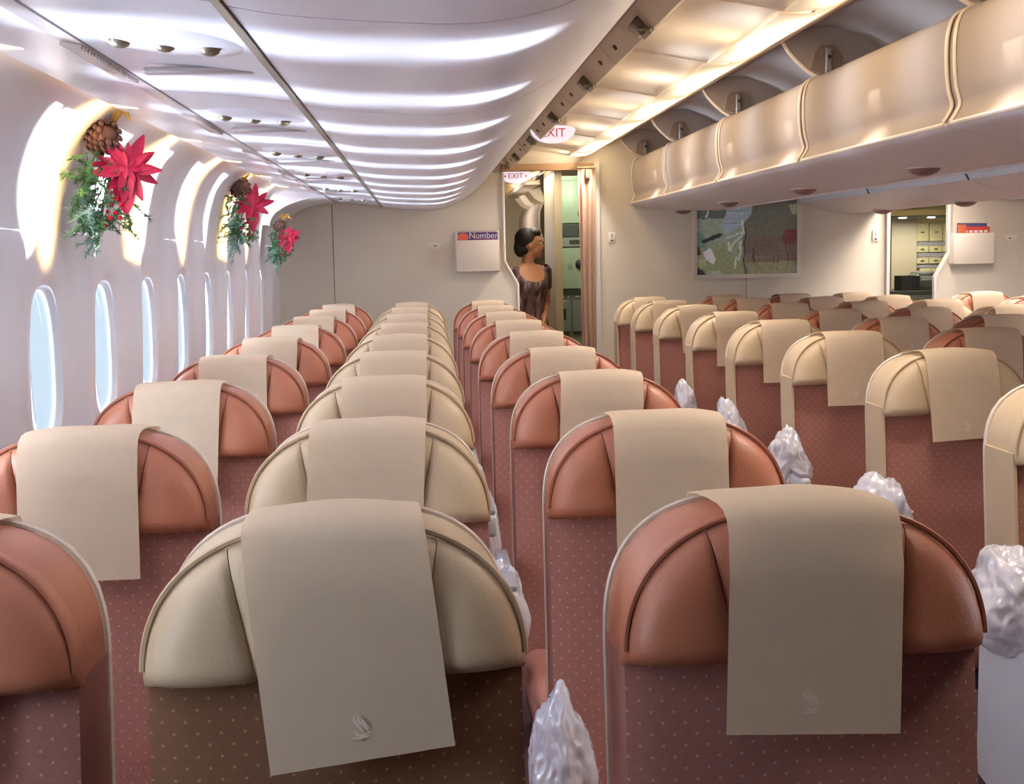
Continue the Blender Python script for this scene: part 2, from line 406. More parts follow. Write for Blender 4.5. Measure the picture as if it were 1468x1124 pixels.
for side, nm in ((1, 'wall_left'), (-1, 'wall_right')):
    wl = struct(empty(nm))
    for k in range(NB):
        y0 = Y0R + k * PITCH
        if y0 > YW - .3: break
        o = bpy.data.objects.new('wall_panel', bay_me); COL.objects.link(o); o.parent = wl
        o.location = (0 if side == 1 else 2 * AX, y0, 0); o.scale = (side, 1, 1)
        wn += 1
        wi = struct(empty('window_%d' % wn, (0 if side == 1 else 2 * AX, y0 + WC * PITCH, 0))); wi.scale = (side, 1, 1)
        if y0 < .3:      # unseen sheets added to keep daylight out behind the camera
            q = bpy.data.objects.new('window_shade', block_me); COL.objects.link(q); q.parent = wi
        for nme, me in (('window_frame', frame_me), ('pane', pane_me)):
            q = bpy.data.objects.new(nme, me); COL.objects.link(q); q.parent = wi
yend = Y0R + min(NB, 16) * PITCH
for side, nm in ((1, 'wall_left'), (-1, 'wall_right')):
    g = G(); pr = [(x - .005, z + H) for x, z in RIDGE]
    if side < 0: pr = [(2 * AX - x, z) for x, z in pr][::-1]
    g.sheet(pr, Y0R + 15 * PITCH - .001, YE, .02); struct(g.obj(nm, M['side'], smooth=True))
    g = G(); g.sheet(pr, YB, Y0R + .001, .02); struct(g.obj(nm, M['side'], smooth=True))
g = G(); g.box(XL - .01, XL + .02, YB, YW, 0, .12); struct(g.obj('baseboard_left', M['binlip'], smooth=False))

# ---- closeout arch at the far end of the left side, with two white strips painted for light streaks
arc = [(-.915 + .355 * (1 - math.cos(a)), .20 + .178 * math.sin(a)) for a in [math.pi / 2 * i / 12 for i in range(13)]]
g = G(); g.sheet([(x, z + H) for x, z in arc], 7.55, 8.49, -.02); struct(g.obj('trim_1', M['side']))
g = G(); g.poly([(x, z + H) for x, z in arc] + [(-.56, Z(.46)), (-1.0, Z(.46)), (-1.0, Z(.2))], 'y', 7.55, 7.57); struct(g.obj('trim_1', M['side'], smooth=False))
for y in (7.72, 8.12):
    g = G(); g.sheet([(x + .004 * math.sin(i / 12 * 1.57) , z + H - .006) for i, (x, z) in enumerate(arc)], y, y + .16, -.012); struct(g.obj('trim_2', M['placard']))

# ---- sidewall cove lamps (golden glow) and wash lamps on each panel joint
g = G().tube([(-.715, YB + .8, Z(.418)), (-.715, 7.5, Z(.418))], .008, 6)
tag(g.obj('cove_light', M['diffw']), 'thin warm tube glowing in the slot above the window panels', 'light')
for y in [1.0 + .93 * i for i in range(7)]:
    lamp_area('cove_lamp', (-.70, y + .46, Z(.415)), .02, .9, SIDE_W, (1, .60, .22), (-1, 0, .45), 110)
# ------------------------------------------------------------------ left overhead bins
def mirror_tree(root):
    root.scale.x = -1; root.location.x = 2 * AX - root.location.x
LB = smooth_curve([(-.245, .330), (-.17, .318), (-.05, .309), (.083, .306), (.19, .326), (.29, .374), (.38, .440), (.45, .512), (.505, .600)], 5)
LP = 1.08
def latch(parent, y, x=.585, z=.585):
    g = G()
    g.rbox(-.016, .016, -.03, .012, -.012, .018, .004, 1)
    g.tube([(-.012, -.03, .0), (-.012, -.052, -.004), (-.006, -.058, -.016)], .004)
    g.tube([(.012, -.02, .0), (.014, -.04, -.008)], .004)
    g.box(-.008, .008, -.035, .02, -.02, -.010)
    a = g.obj('latch', M['steel'], parent, loc=(x, y, z)); a.rotation_euler = (0, math.radians(-50), 0); a.scale = (1.55, 1.45, 1.5)
    g = G(); pts = [(.03 * math.cos(t), .018 * math.sin(t)) for t in [math.pi * i / 10 for i in range(11)]]
    g.poly([(p[1] - .0, p[0]) for p in pts], 'z', -.006, .004)
    c = g.obj('latch_cover', M['dark'], a, loc=(.014, .0, -.002))
    return a
def left_bin(y0, y1, first):
    root = empty('overhead_bin', (0, y0, H))
    L = y1 - y0; gap = .003
    g = G(); g.sheet(LB, gap, L - gap, .012); g.obj('bucket', M['bin'], root)
    g = G(); g.sheet([(.505, .600), (.512, .612), (.55, .628), (.556, .622)], 0, L, .006); g.obj('lip', M['binlip'], root)
    g = G(); g.sheet([(.556, .624), (.606, .566), (.620, .572)], .002, L - .002, .006); g.obj('latch_rail', M['rail'], root)
    g = G(); g.sheet([(-.05, .33), (-.05, .76), (.5, .78)], .01, L - .01, .01); g.obj('bin_back', M['inside'], root)
    g = G(); g.poly([(x, z + .004) for x, z in LB[::3]] + [(.5, .6), (.3, .74), (-.05, .74), (-.24, .4)], 'y', L - .014, L - .006); g.obj('end_panel', M['inside'], root)
    for q in (.15, L - .15):
        g = G(); pts = [(.0085 * math.cos(t), .014 * math.sin(t)) for t in [2 * math.pi * i / 10 for i in range(10)]]
        g.poly(pts, 'z', -.003, .003)
        b = g.obj('bolt', M['hole'], root, loc=(.5805, q, .594)); b.rotation_euler = (0, math.radians(49), 0)
    g = G(); g.tube([(.553, 0, .626), (.575, 0, .598), (.603, 0, .567)], .0022, 5); g.obj('joint_strip', M['creamtrim'], root)
    if L > .8: latch(root, L / 2, .588, .584)
    return root
ys = [-.45 + LP * k for k in range(9)]; ys[-1] = 8.19
n = 0
segs = [(a, b) for a, b in zip(ys, ys[1:])] + [(8.19, 8.49)]
for i, (a, b) in enumerate(segs):
    r_ = left_bin(a, b, i == 0)
    nm = 'short end bin' if i == len(segs) - 1 else 'bin'
    tag(r_, 'glossy white overhead %s above the left seats, %s one from the camera' % (nm, ORD[i]), 'overhead bin', 'overhead bins above the left seats')
    if i >= 4:
        c = copy_tree(r_); mirror_tree(c)
        tag(c, 'white overhead bin above the far right seats, %s one from the dividing wall' % ORD[len(segs) - 1 - i], 'overhead bin', 'overhead bins above the right seats')
# service strip between wall and bins
g = G(); g.sheet([(-.775, Z(.396)), (-.69, Z(.386)), (-.60, Z(.378))], YB, 7.55, .008); struct(g.obj('trim_3', M['bin']))
g = G(); g.sheet([(-.602, Z(.382)), (-.598, Z(.372)), (-.552, Z(.362)), (-.548, Z(.372))], YB, 8.49, .006); struct(g.obj('trim_4', M['binlip']))
g = G(); g.sheet([(-.263, Z(.342)), (-.262, Z(.330)), (-.247, Z(.326)), (-.245, Z(.338))], YB, 8.49, .005); struct(g.obj('trim_5', M['steel']))
# service panels with their reading lights and the air grilles in the strip
for i, (a, b) in enumerate(segs):
    root = empty('service_panel', (0, a, H), label='white passenger service panel above the window seats, %s from the camera' % ORD[i], cat='service panel', group='service panels above the window seats')
    L = b - a
    g = G(); g.sheet([(-.548, .364), (-.40, .352), (-.263, .336)], .003, L - .003, .008); g.obj('panel', M['bin'], root)
    if L > .8:
        g = G(); g.ball((0, 0, 0), .125, .13, .016, 20, 8); o = g.obj('light_cluster', M['bin'], root, loc=(-.395, L * .35, .352)); o.rotation_euler = (0, .1, 0)
        for q in (-.07, 0, .07):
            g = G(); g.ball((0, 0, 0), .018, .018, .012, 10, 6); g.obj('reading_light', M['steel'], o, loc=(q, -.02, -.012))
        g = G(); g.rbox(-.10, .10, -.015, .015, -.008, .004, .004, 1); g.obj('call_button_strip', M['binlip'], root, loc=(-.395, L * .62, .347))
        g = G()
        for q in range(22): g.box(-.018, .018, q * .02, q * .02 + .009, -.004, .003)
        o = g.obj('air_grille', M['inside'], root, loc=(-.575, L * .45, .363)); o.rotation_euler = (0, .2, 0); o['kind'] = 'stuff'

# ------------------------------------------------------------------ aisle ceilings
CE = smooth_curve([(.50, .76), (.62, .715), (.754, .690), (.90, .668), (1.0, .652), (1.08, .655), (1.16, .690), (1.22, .742)], 4)
def aisle_ceiling(mirror, ya, yb, n0):
    P = .93; y = ya; k = 0
    while y < yb - .05:
        y1 = min(y + P, yb)
        sx = (lambda x: 2 * AX - x) if mirror else (lambda x: x)
        pts = [(sx(x), Z(z)) for x, z in CE]
        g = G(); g.sheet(pts, y + .004, y1 - .004, -.012 if mirror else .012)
        o = g.obj('ceiling', M['ceil']); struct(o)
        g = G(); g.sheet([(x, z - .006) for x, z in pts], y - .008, y + .004, -.010 if mirror else .010); struct(g.obj('trim_6', M['ceil']))
        y = y1; k += 1
aisle_ceiling(False, YB + .01, YW - .01, 0)
aisle_ceiling(True, YB + .01, YW - .01, 0)
def cove_fixture(y0, y1, x, idx, power, where, mirror=False, dist=''):
    root = empty('cove_light', (x, y0, Z(.695)), label='warm glowing light cover in the ceiling %s, %s' % (where, dist), cat='light', group='warm light covers in the ceiling %s' % where)
    L = y1 - y0; s = -1 if mirror else 1
    g = G(); pts = [(-.165 * s, -.050), (-.10 * s, -.050), (-.06 * s, -.047), (-.02 * s, -.032), (.02 * s, -.010), (.065 * s, .018)]
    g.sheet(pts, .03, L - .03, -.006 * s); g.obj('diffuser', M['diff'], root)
    lamp_area('cove_lamp', (x - .06 * s, (y0 + y1) / 2, Z(.635)), .10, L - .2, power, (1, .90, .80), (-.45, 0, -1) if s > 0 else (-.35, 0, -1), 105 if s > 0 else 160)
    lamp_area('cove_bounce_lamp', (x - .10 * s, (y0 + y1) / 2, Z(.60)), .04, L - .3, power * .22, (1, .80, .55), (-.8 * s, 0, .6))  # unseen fill hung in open air, added to brighten the ceiling
    return root
k = 0; y = YB + .01 + .93 * 2
while y < YW - .3:
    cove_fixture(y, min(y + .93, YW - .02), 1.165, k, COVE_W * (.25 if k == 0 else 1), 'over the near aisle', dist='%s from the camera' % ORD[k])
    k += 1; y += .93
y = YB + .01 + .93 * 4; k = 0
ylist = []
while y < YW - .3: ylist.append(y); y += .93
for k, y in enumerate(ylist):
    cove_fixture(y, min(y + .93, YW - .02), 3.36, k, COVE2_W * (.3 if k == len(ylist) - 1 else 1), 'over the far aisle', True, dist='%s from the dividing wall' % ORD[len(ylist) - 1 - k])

# ------------------------------------------------------------------ centre overhead bins, left bank
VAL = [(1.238, .722), (1.262, .716), (1.300, .735), (1.335, .748), (1.352, .768), (1.345, .790)]
FACE = smooth_curve([(1.495, .632), (1.462, .622), (1.442, .600), (1.431, .553), (1.430, .482), (1.436, .42), (1.447, .378), (1.436, .350), (1.422, .330)], 4)
UND = smooth_curve([(1.424, .322), (1.46, .305), (1.60, .283), (1.76, .272), (1.90, .266), (1.985, .268)], 4)
RB = [3.34 + 1.33 * k for k in range(-3, 4)] + [8.49]
for i, (a, b) in enumerate(zip(RB, RB[1:])):
    L = b - a
    root = empty('overhead_bin', (0, a, H), label='open cream overhead bin above the centre seats, %s from the camera' % ORD[i], cat='overhead bin', group='open bins above the centre seats')
    g = G(); g.sheet(FACE, .028, L - .028, .012); g.obj('bucket_face', M['cream'], root)
    for e in (0.026, L - .026):
        g = G(); g.tube([(x - .004, e, z) for x, z in FACE], .0055, 6); g.obj('edge_trim', M['creamtrim'], root)
    g = G(); g.sheet([(x + .003, z) for x, z in FACE], -.02, .02, .008); g.obj('joint_cover', M['cream'], root)
    g = G(); g.sheet(UND, .0, L - .003, -.012 * -1); g.obj('bottom_panel', M['under'], root)
    g = G(); g.tube([(1.421, 0.02, .325), (1.421, L - .02, .325)], .006, 6); g.obj('lower_lip', M['creamtrim'], root)
    g = G(); g.sheet([(1.985, .268), (2.0, .285), (2.0, .74)], 0, L - .003, -.012); g.obj('bin_back', M['inside'], root)
    g = G(); g.sheet([(1.35, .80), (1.45, .822), (1.553, .817), (1.66, .775), (1.80, .70), (2.0, .60)], 0, L, .01); g.obj('bin_roof', M['inside'], root)
    g = G(); g.sheet(VAL, 0, L - .002, .008); g.obj('valance', M['creamtrim'], root)
    # divider at the far end with its curved front edge
    arcp = [(1.349, .770), (1.375, .728), (1.41, .69), (1.45, .655), (1.497, .628)]
    g = G(); g.poly(arcp + [(1.9, .5), (1.9, .70), (1.66, .775), (1.553, .817), (1.40, .815)], 'y', L - .006, L + .006); dv = g.obj('divider', M['inside'], root)
    g = G(); g.tube([(x, L, z) for x, z in arcp], .009, 6); g.obj('divider_edge', M['creamtrim'], dv)
    g = G(); g.poly([(1.455, .66), (1.58, .62), (1.57, .70), (1.545, .745), (1.49, .745), (1.47, .72)], 'y', L - .018, L - .006); br = g.obj('striker_plate', M['cream'], dv)
    g = G(); g.rbox(1.508, 1.532, L - .03, L - .018, .64, .735, .004, 1)
    for dx in (-.022, .022):
        for dz in (-.018, .018): g.ball((1.520 + dx, L - .020, .70 + dz), .004, .003, .004, 6, 4)
    g.obj('striker', M['binlip'], dv)
    g = G(); g.ball((1.52, L - .033, .70), .008, .006, .008, 8, 5); g.obj('striker_pin', M['hole'], dv)
for i, y in enumerate((1.55, 2.94, 4.33, 5.71, 7.13, 8.40)):
    root = empty('dome_light', (1.76, y, Z(.272)), label='brown oval dome light under the centre bins, %s from the camera' % ORD[i], cat='dome light', group='dome lights under the centre bins')
    g = G(); g.ball((0, 0, 0), .056, .06, .030, 18, 8); g.obj('dome', M['dome'], root)
    g = G(); g.tube([(.058 * math.cos(t), .062 * math.sin(t), -.001) for t in [2 * math.pi * q / 20 for q in range(20)]], .004, 5, True); g.obj('bezel', M['under'], root)

# right bank of the centre bins: lower hanging buckets
RBK = smooth_curve([(2.590, .312), (2.64, .290), (2.70, .268), (2.78, .250), (2.87, .238), (2.98, .232), (3.07, .238), (3.14, .262), (3.185, .32), (3.19, .40), (3.16, .50), (3.10, .60)], 4)
RB2 = [8.49 - 1.33 * k for k in range(6)][::-1]
for i, (a, b) in enumerate(zip(RB2, RB2[1:])):
    L = b - a; j = len(RB2) - 2 - i
    root = empty('overhead_bin', (0, a, H), label='smooth grey bin hanging past the white rail, %s from the dividing wall' % ORD[j], cat='overhead bin', group='hanging bins beyond the white rail')
    g = G(); g.sheet(RBK, .003, L - .003, .012); g.obj('bucket', M['under'], root)
    g = G(); g.sheet([(2.560, .362), (2.568, .345), (2.588, .308), (2.594, .308)], .002, L - .002, .006); rl = g.obj('latch_rail', M['railw'], root)
    for q in (.2, .24, .62, .66, 1.04, 1.08):
        g = G(); g.rbox(2.560, 2.574, q, q + .018, .334, .343, .002, 1); g.obj('bolt', M['hole'], root)
    g = G(); g.sheet([(2.561, .365), (2.571, .345), (2.591, .308)], -.006, .006, -.008); g.obj('joint_strip', M['hole'], root)
    g = G(); g.sheet([(2.562, .36), (2.54, .50), (2.40, .74)], 0, L, -.01); g.obj('bin_back', M['inside'], root)
for i, y in enumerate((7.86, 6.64)):
    root = empty('dome_light', (2.93, y, Z(.234)), label='brown oval dome light under the grey hanging bins, %s the dividing wall' % ('nearer' if i == 0 else 'farther from'), cat='dome light')
    g = G(); g.ball((0, 0, 0), .06, .06, .030, 18, 8); g.obj('dome', M['dome'], root)
    g = G(); g.tube([(.062 * math.cos(t), .062 * math.sin(t), -.001) for t in [2 * math.pi * q / 20 for q in range(20)]], .004, 5, True); g.obj('bezel', M['under'], root)
g = G().box(1.36, 3.2, YB, YW, Z(.83), Z(.85)); struct(g.obj('ceiling', M['inside'], smooth=False))

# ------------------------------------------------------------------ front wall (bulkheads)
def wall_piece(pts, name='wall_front', m=None, y0=8.5, y1=8.56):
    g = G().poly([(x, z + H) for x, z in pts], 'y', y0, y1); return struct(g.obj(name, m or M['wall'], smooth=False))
wall_piece([(-1.1, -H), (-.5875, -H), (-.5875, 1.1), (-1.1, 1.1)])
wall_piece([(-.5825, -H), (.645, -H), (.645, -.20), (.558, -.045), (.558, .57), (.558, 1.1), (-.5825, 1.1)])
wall_piece([(.558, .595), (1.20, .595), (1.20, 1.1), (.558, 1.1)])
wall_piece([(1.20, -H), (2.215, -H), (2.215, 1.1), (1.20, 1.1)])
wall_piece([(2.219, -H), (3.205, -H), (3.205, 1.1), (2.219, 1.1)])
wall_piece([(3.205, .345), (3.64, .345), (3.64, 1.1), (3.205, 1.1)])
wall_piece([(3.55, -H), (5.2, -H), (5.2, 1.1), (3.64, 1.1), (3.64, -.055), (3.55, -.215)])
g = G()
g.box(-.587, -.583, 8.503, 8.55, 0, Z(1.1)); g.box(2.215, 2.219, 8.503, 8.55, 0, Z(1.1)); struct(g.obj('trim_7', M['seam'], smooth=False))
# edge trims
def edge_trim(pts, r=.008, m=None, y=8.497): return struct(G().tube([(x, y, Z(z)) for x, z in pts], r, 6).obj('trim_8', m or M['walltrim']))
edge_trim([(.645, -H + .01), (.645, -.20), (.558, -.045), (.558, .55)], .010)
edge_trim([(3.55, -H + .01), (3.55, -.215), (3.64, -.055), (3.64, .34)], .012)
struct(G().box(3.19, 3.212, 8.47, 8.57, 0, Z(.345)).obj('trim_9', M['walltrim'], smooth=False))
struct(G().box(1.172, 1.205, 8.46, 8.58, 0, Z(.60)).obj('trim_9', M['walltrim'], smooth=False))
struct(G().box(.55, 1.20, 8.47, 8.56, Z(.553), Z(.598)).obj('trim_10', mat('door_header', '#b79474', .5), smooth=False))
# curtain drawn to the right side of the doorway
g = G(); P = []
for i in range(49):
    t = i / 48; x = 1.062 + .105 * t; yy = 8.42 + .012 * math.sin(t * math.pi * 5)
    P.append([(x + .008 * math.sin(zz * 2.2 + t * 3), yy, zz) for zz in [.05 + (Z(.55) - .05) * q / 14 for q in range(15)]])
g.grid(P); cur = empty('curtain', (0, 0, 0), label='dusty pink pleated curtain gathered at the right side of the near doorway', cat='curtain'); o = g.obj('curtain_cloth', M['curtain'], cur, auto=False)
md = o.modifiers.new('s', 'SOLIDIFY'); md.thickness = .003
G().tube([(1.05, 8.42, Z(.563)), (1.175, 8.42, Z(.563))], .008, 6).obj('curtain_rail', M['steel'], cur)
G().rbox(1.10, 1.135, 8.385, 8.41, Z(.49), Z(.55), .005, 1).obj('tieback_clip', M['steel'], cur)

# ------------------------------------------------------------------ text
def text(name, s, size, m, parent, loc, rot=(math.pi / 2, 0, 0), ext=.0008, align='CENTER', sx=1.0):
    cu = bpy.data.curves.new(name, 'FONT'); cu.body = s; cu.size = size; cu.extrude = ext; cu.align_x = align; cu.align_y = 'CENTER'
    t = bpy.data.objects.new(name, cu); COL.objects.link(t)
    dg = bpy.context.evaluated_depsgraph_get(); me = bpy.data.meshes.new_from_object(t.evaluated_get(dg))
    bpy.data.objects.remove(t)
    o = link(name, me, None, parent, False); me.materials.clear(); me.materials.append(m)
    o.location = loc; o.rotation_euler = rot; o.scale = (sx, 1, 1); return o

def exit_sign(x, y, z, w_, h_, label, arrows, ts):
    root = empty('exit_sign', (x, y, z), label=label, cat='exit sign')
    pts = [(w_ / 2 * math.cos(t), -h_ * .8 * math.sin(t)) for t in [math.pi * i / 22 for i in range(23)]]
    pts = pts + [(-w_ / 2 * .8, h_ * .18), (0, h_ * .25), (w_ / 2 * .8, h_ * .18)]
    G().poly(pts, 'y', -.012, .012).obj('sign_body', M['exit'], root)
    text('lettering', 'EXIT', ts, M['exitred'], root, (0, -.0135, -h_ * .22), sx=1.0)
    if arrows:
        for s in (-1, 1):
            G().poly([(s * ts * 1.55, -h_ * .22), (s * ts * 1.3, -h_ * .22 + ts * .22), (s * ts * 1.3, -h_ * .22 - ts * .22)], 'y', -.0142, -.0125).obj('arrow', M['exitred'], root)
    G().box(-w_ * .3, w_ * .3, -.008, .008, h_ * .15, h_ * .15 + .06).obj('mounting_bracket', M['creamtrim'], root)
exit_sign(.672, 6.35, Z(.615), .225, .085, 'white oval lit exit sign hanging from the aisle ceiling before the doorway', False, .062)
exit_sign(.735, 9.69, Z(.612), .24, .095, 'white oval exit sign with two arrows hanging beyond the near doorway', True, .058)

# ------------------------------------------------------------------ wall furniture
def placard(x, z, w_, h_, label, tri=False):
    root = empty('wall_placard', (x, 8.5, Z(z)), label=label, cat='placard')
    if tri:
        G().poly([(-w_ / 2, h_ / 2), (w_ / 2, h_ / 2), (w_ / 2, h_ * .1), (w_ * .2, -h_ / 2), (-w_ * .2, -h_ / 2), (-w_ / 2, h_ * .1)], 'y', -.006, 0).obj('plate', M['placard'], root)
        G().poly([(-w_ * .13, 0), (w_ * .13, 0), (0, -h_ * .22)], 'y', -.0075, -.0062).obj('arrow', M['arrow'], root)
    else:
        G().rbox(-w_ / 2, w_ / 2, -.008, 0, -h_ / 2, h_ / 2, .003, 2).obj('plate', M['placard'], root)
        G().poly([(-w_ * .3, -h_ * .25), (w_ * .3, -h_ * .25), (0, -h_ * .40)], 'y', -.0095, -.0082).obj('arrow', M['arrow'], root)
        G().box(-w_ * .12, w_ * .12, -.0095, -.0082, -.002, h_ * .36).obj('belt_pictogram', M['binlip'], root)
placard(1.29, .10, .046, .068, 'small white upright placard beside the near doorway curtain')
placard(3.118, .078, .046, .078, 'small white upright placard left of the galley opening')
placard(.095, .068, .10, .042, 'white notched arrow label left of the near magazine pocket', True)
placard(4.07, .045, .10, .042, 'white notched arrow label right of the far magazine pocket', True)

def pocket(x0, x1, zb, zt, label):
    root = empty('magazine_pocket', ((x0 + x1) / 2, 8.5, Z(zb)), label=label, cat='magazine pocket')
    w_ = x1 - x0; h_ = zt - zb
    G().rbox(-w_ / 2, w_ / 2, -.075, -.065, 0, h_, .004, 2).obj('front_panel', M['wall'] if 0 else M['cream2'], root)
    for s in (-1, 1): G().rbox(s * w_ / 2 - .004, s * w_ / 2 + .004, -.075, -.001, 0, h_, .003, 1).obj('side_panel', M['cream2'], root)
    G().rbox(-w_ / 2, w_ / 2, -.075, -.001, -.004, .006, .003, 1).obj('bottom_panel', M['cream2'], root)
    G().rbox(-w_ / 2 - .01, w_ / 2 + .01, -.006, -.0005, -.01, h_ + .06, .003, 1).obj('back_plate', M['cream2'], root)
    return root
M['cream2'] = mat('pocket_plastic', '#e2d8cc', .4)
pocket(.238, .517, -.105, .098, 'beige magazine pocket on the wall left of the near doorway')
pocket(3.645, 3.925, -.125, .082, 'beige magazine pocket on the wall right of the galley opening')
def magazine(x, w_, zb, zt, y, c, label, tilt=0, group=None):
    root = empty('magazine', (x, y, Z(zb)), label=label, cat='magazine', group=group); root.rotation_euler = (0, tilt, 0)
    G().box(-w_ / 2, w_ / 2, -.003, .003, 0, zt - zb).obj('pages', M['placard'], root, smooth=False)
    G().box(-w_ / 2 - .001, w_ / 2 + .001, -.0045, -.003, 0, zt - zb).obj('cover', mat('mag_cover_' + str(len(bpy.data.materials)), c, .3), root, smooth=False)
    return root
r_ = magazine(.379, .262, -.08, .150, 8.445, '#5a3f86', 'purple magazine with white headline in the near wall pocket')
text('headline', 'Number', .058, M['placard'], r_, (.038, -.0052, .206), sx=.98)
G().poly([(-.131 + .034 + .036 * math.cos(t), .200 + .026 * math.sin(t)) for t in [2 * math.pi * i / 16 for i in range(16)]], 'y', -.0055, -.0046).obj('cover_picture', mat('cover_orange', '#df6a4f', .4), r_)
G().box(-.128, .128, -.0056, -.0046, .176, .181).obj('cover_strip', mat('cover_red', '#c5402f', .4), r_, smooth=False)
magazine(.375, .255, -.08, .162, 8.462, '#cbbcc0', 'pale magazine standing behind the purple one in the near wall pocket', .01)
r_ = magazine(3.80, .20, -.10, .125, 8.445, '#c8473d', 'red magazine in front in the far wall pocket')
for q in range(5): G().box(-.08 + q * .035, -.055 + q * .035, -.0056, -.0046, .185, .2).obj('headline_letter', M['placard'], r_, smooth=False)
magazine(3.775, .21, -.10, .150, 8.458, '#4c4a76', 'navy magazine behind the red one in the far wall pocket', .02)
magazine(3.755, .20, -.10, .158, 8.470, '#d9c9b8', 'cream magazine at the back of the far wall pocket', -.02)
magazine(3.70, .055, -.10, .140, 8.432, '#d06a48', 'narrow orange leaflet at the left of the far wall pocket', .0)

# painting: printed canvas (flat colour on a fine grid) in a bevelled metal frame
def painting():
    x0, x1, z0, z1 = 1.842, 2.592, -.195, .46
    root = empty('framed_painting', ((x0 + x1) / 2, 8.5, Z(z0)), label='abstract blue and olive framed painting on the dividing wall under the centre bins', cat='painting')
    W_, H_ = x1 - x0, z1 - z0; nx, nz = 150, 120
    rnd = random.Random(3)
    from mathutils import noise
    vs = []; cs = []
    def hx(s): return Vector(rgb(s)[:3])
    def seg(u, v, a, b):
        pa = Vector((u - a[0], v - a[1])); ba = Vector((b[0] - a[0], b[1] - a[1])); h = max(0, min(1, pa.dot(ba) / ba.dot(ba))); return (pa - ba * h).length
    def inpoly(u, v, P):
        c = False; j = len(P) - 1
        for i in range(len(P)):
            if (P[i][1] > v) != (P[j][1] > v) and u < (P[j][0] - P[i][0]) * (v - P[i][1]) / (P[j][1] - P[i][1]) + P[i][0]: c = not c
            j = i
        return c
    # u,v measured from the top-left of the visible part (v=0 at z=.30, v=1 at the bottom)
    def col(u, v):
        nz_ = noise.noise(Vector((u * 6, v * 6, 1))); n2 = noise.noise(Vector((u * 30, v * 30, 5))); n3 = noise.noise(Vector((u * 4, v * 60, 9)))
        u2, v2 = u + .02 * nz_, v + .02 * n2
        if u2 < .46: c = hx('#8fae9a').lerp(hx('#93a063'), ss(.35, .8, v2 + .2 * nz_))
        else: c = hx('#6c7263').lerp(hx('#8c8868'), ss(.5, .95, v2 + .1 * nz_))
        if v2 < .18 and u2 < .35: c = hx('#5c6a68')
        if u2 > .5 and .42 < v2 < .8: c = c.lerp(hx('#7d4f4e'), .45 + .5 * n3)
        if inpoly(u2, v2, [(.36, -.2), (.56, -.2), (.55, .12), (.45, .28), (.30, .40), (.27, .30)]): c = hx('#a9c3d6').lerp(hx('#86a5bb'), .5 + n3)
        if inpoly(u2, v2, [(.0, .35), (.10, .38), (.14, .62), (.05, .58)]): c = hx('#5f9f98')
        if inpoly(u2, v2, [(.0, .52), (.055, .56), (.07, .66), (.0, .70)]): c = hx('#7c3b38')
        if inpoly(u2, v2, [(.08, .62), (.16, .58), (.22, .72), (.20, .80), (.12, .74)]): c = hx('#d6dfe8')
        if inpoly(u2, v2, [(.0, .80), (.10, .90), (.19, 1.1), (.0, 1.1)]): c = hx('#3c3d47')
        if inpoly(u2, v2, [(.02, .72), (.10, .70), (.13, .80), (.07, .86)]): c = hx('#aabf86')
        if inpoly(u2, v2, [(.17, .9), (.25, .88), (.32, 1.05), (.19, 1.05)]): c = hx('#9fc0b4')
        if seg(u2, v2, (.10, .49), (.24, .40)) < .026: c = hx('#2b3a3e')
        for a, b in (((.12, .16), (.16, -.02)), ((.30, .45), (.47, .36)), ((.34, .6), (.46, .38)), ((.33, .50), (.36, .62)), ((.46, .2), (.48, .42)), ((.40, .70), (.38, .86)), ((.45, .5), (.42, .75))):
            if seg(u2, v2, a, b) < .009 + .006 * nz_: c = hx('#cfe0da')
        if seg(u2, v2, (.485, .30), (.475, 1.0)) < .006: c = hx('#2f3f38')
        if (u2 - .90) ** 2 / .0056 + (v2 - .45) ** 2 / .013 < 1: c = hx('#8a3c3f').lerp(hx('#6f3236'), .5 + n3)
        for uu, va, vb in ((.87, .55, .95), (.91, .55, .93), (.75, .7, 1.0), (.79, .65, .9), (.72, .72, .95)):
            if abs(u2 - uu) < .004 and va < v2 < vb: c = hx('#64403c')
        if seg(u2, v2, (.56, .6), (.58, .8)) < .008 or seg(u2, v2, (.58, .8), (.66, .98)) < .008: c = hx('#4b4439')
        if inpoly(u2, v2, [(.90, .0), (1.0, .0), (1.0, .16), (.91, .12)]): c = hx('#a9b98c')
        if v2 > .78 and u2 > .5: c = c.lerp(hx('#a0a86e'), .5)
        g_ = (c[0] + c[1] + c[2]) / 3; c = c.lerp(Vector((g_ * .97, g_ * 1.02, g_ * 1.0)), .35)
        return c * (1 + .25 * n2) * 1.45
    V = []; F = []
    for j in range(nz + 1):
        for i in range(nx + 1):
            V.append((-W_ / 2 + W_ * i / nx, -.012, H_ * j / nz))
    for j in range(nz):
        for i in range(nx):
            a = j * (nx + 1) + i; F.append((a, a + 1, a + nx + 2, a + nx + 1))
    me = bpy.data.meshes.new('canvas'); me.from_pydata(V, [], F)
    ca = me.color_attributes.new('paint', 'FLOAT_COLOR', 'POINT')
    for k, v in enumerate(V):
        u = v[0] / W_ + .5; vv = (.30 - (z0 + v[2])) / (.30 - z0)
        c = col(u, vv); ca.data[k].color = (max(0, c[0]), max(0, c[1]), max(0, c[2]), 1)
    m = mat('painted_canvas', '#ffffff', .35, bump=.2, bscale=60); b = m.node_tree.nodes['Principled BSDF']
    at = m.node_tree.nodes.new('ShaderNodeVertexColor'); at.layer_name = 'paint'; m.node_tree.links.new(at.outputs[0], b.inputs['Base Color'])
    link('canvas', me, m, root, False)
    fw = .028
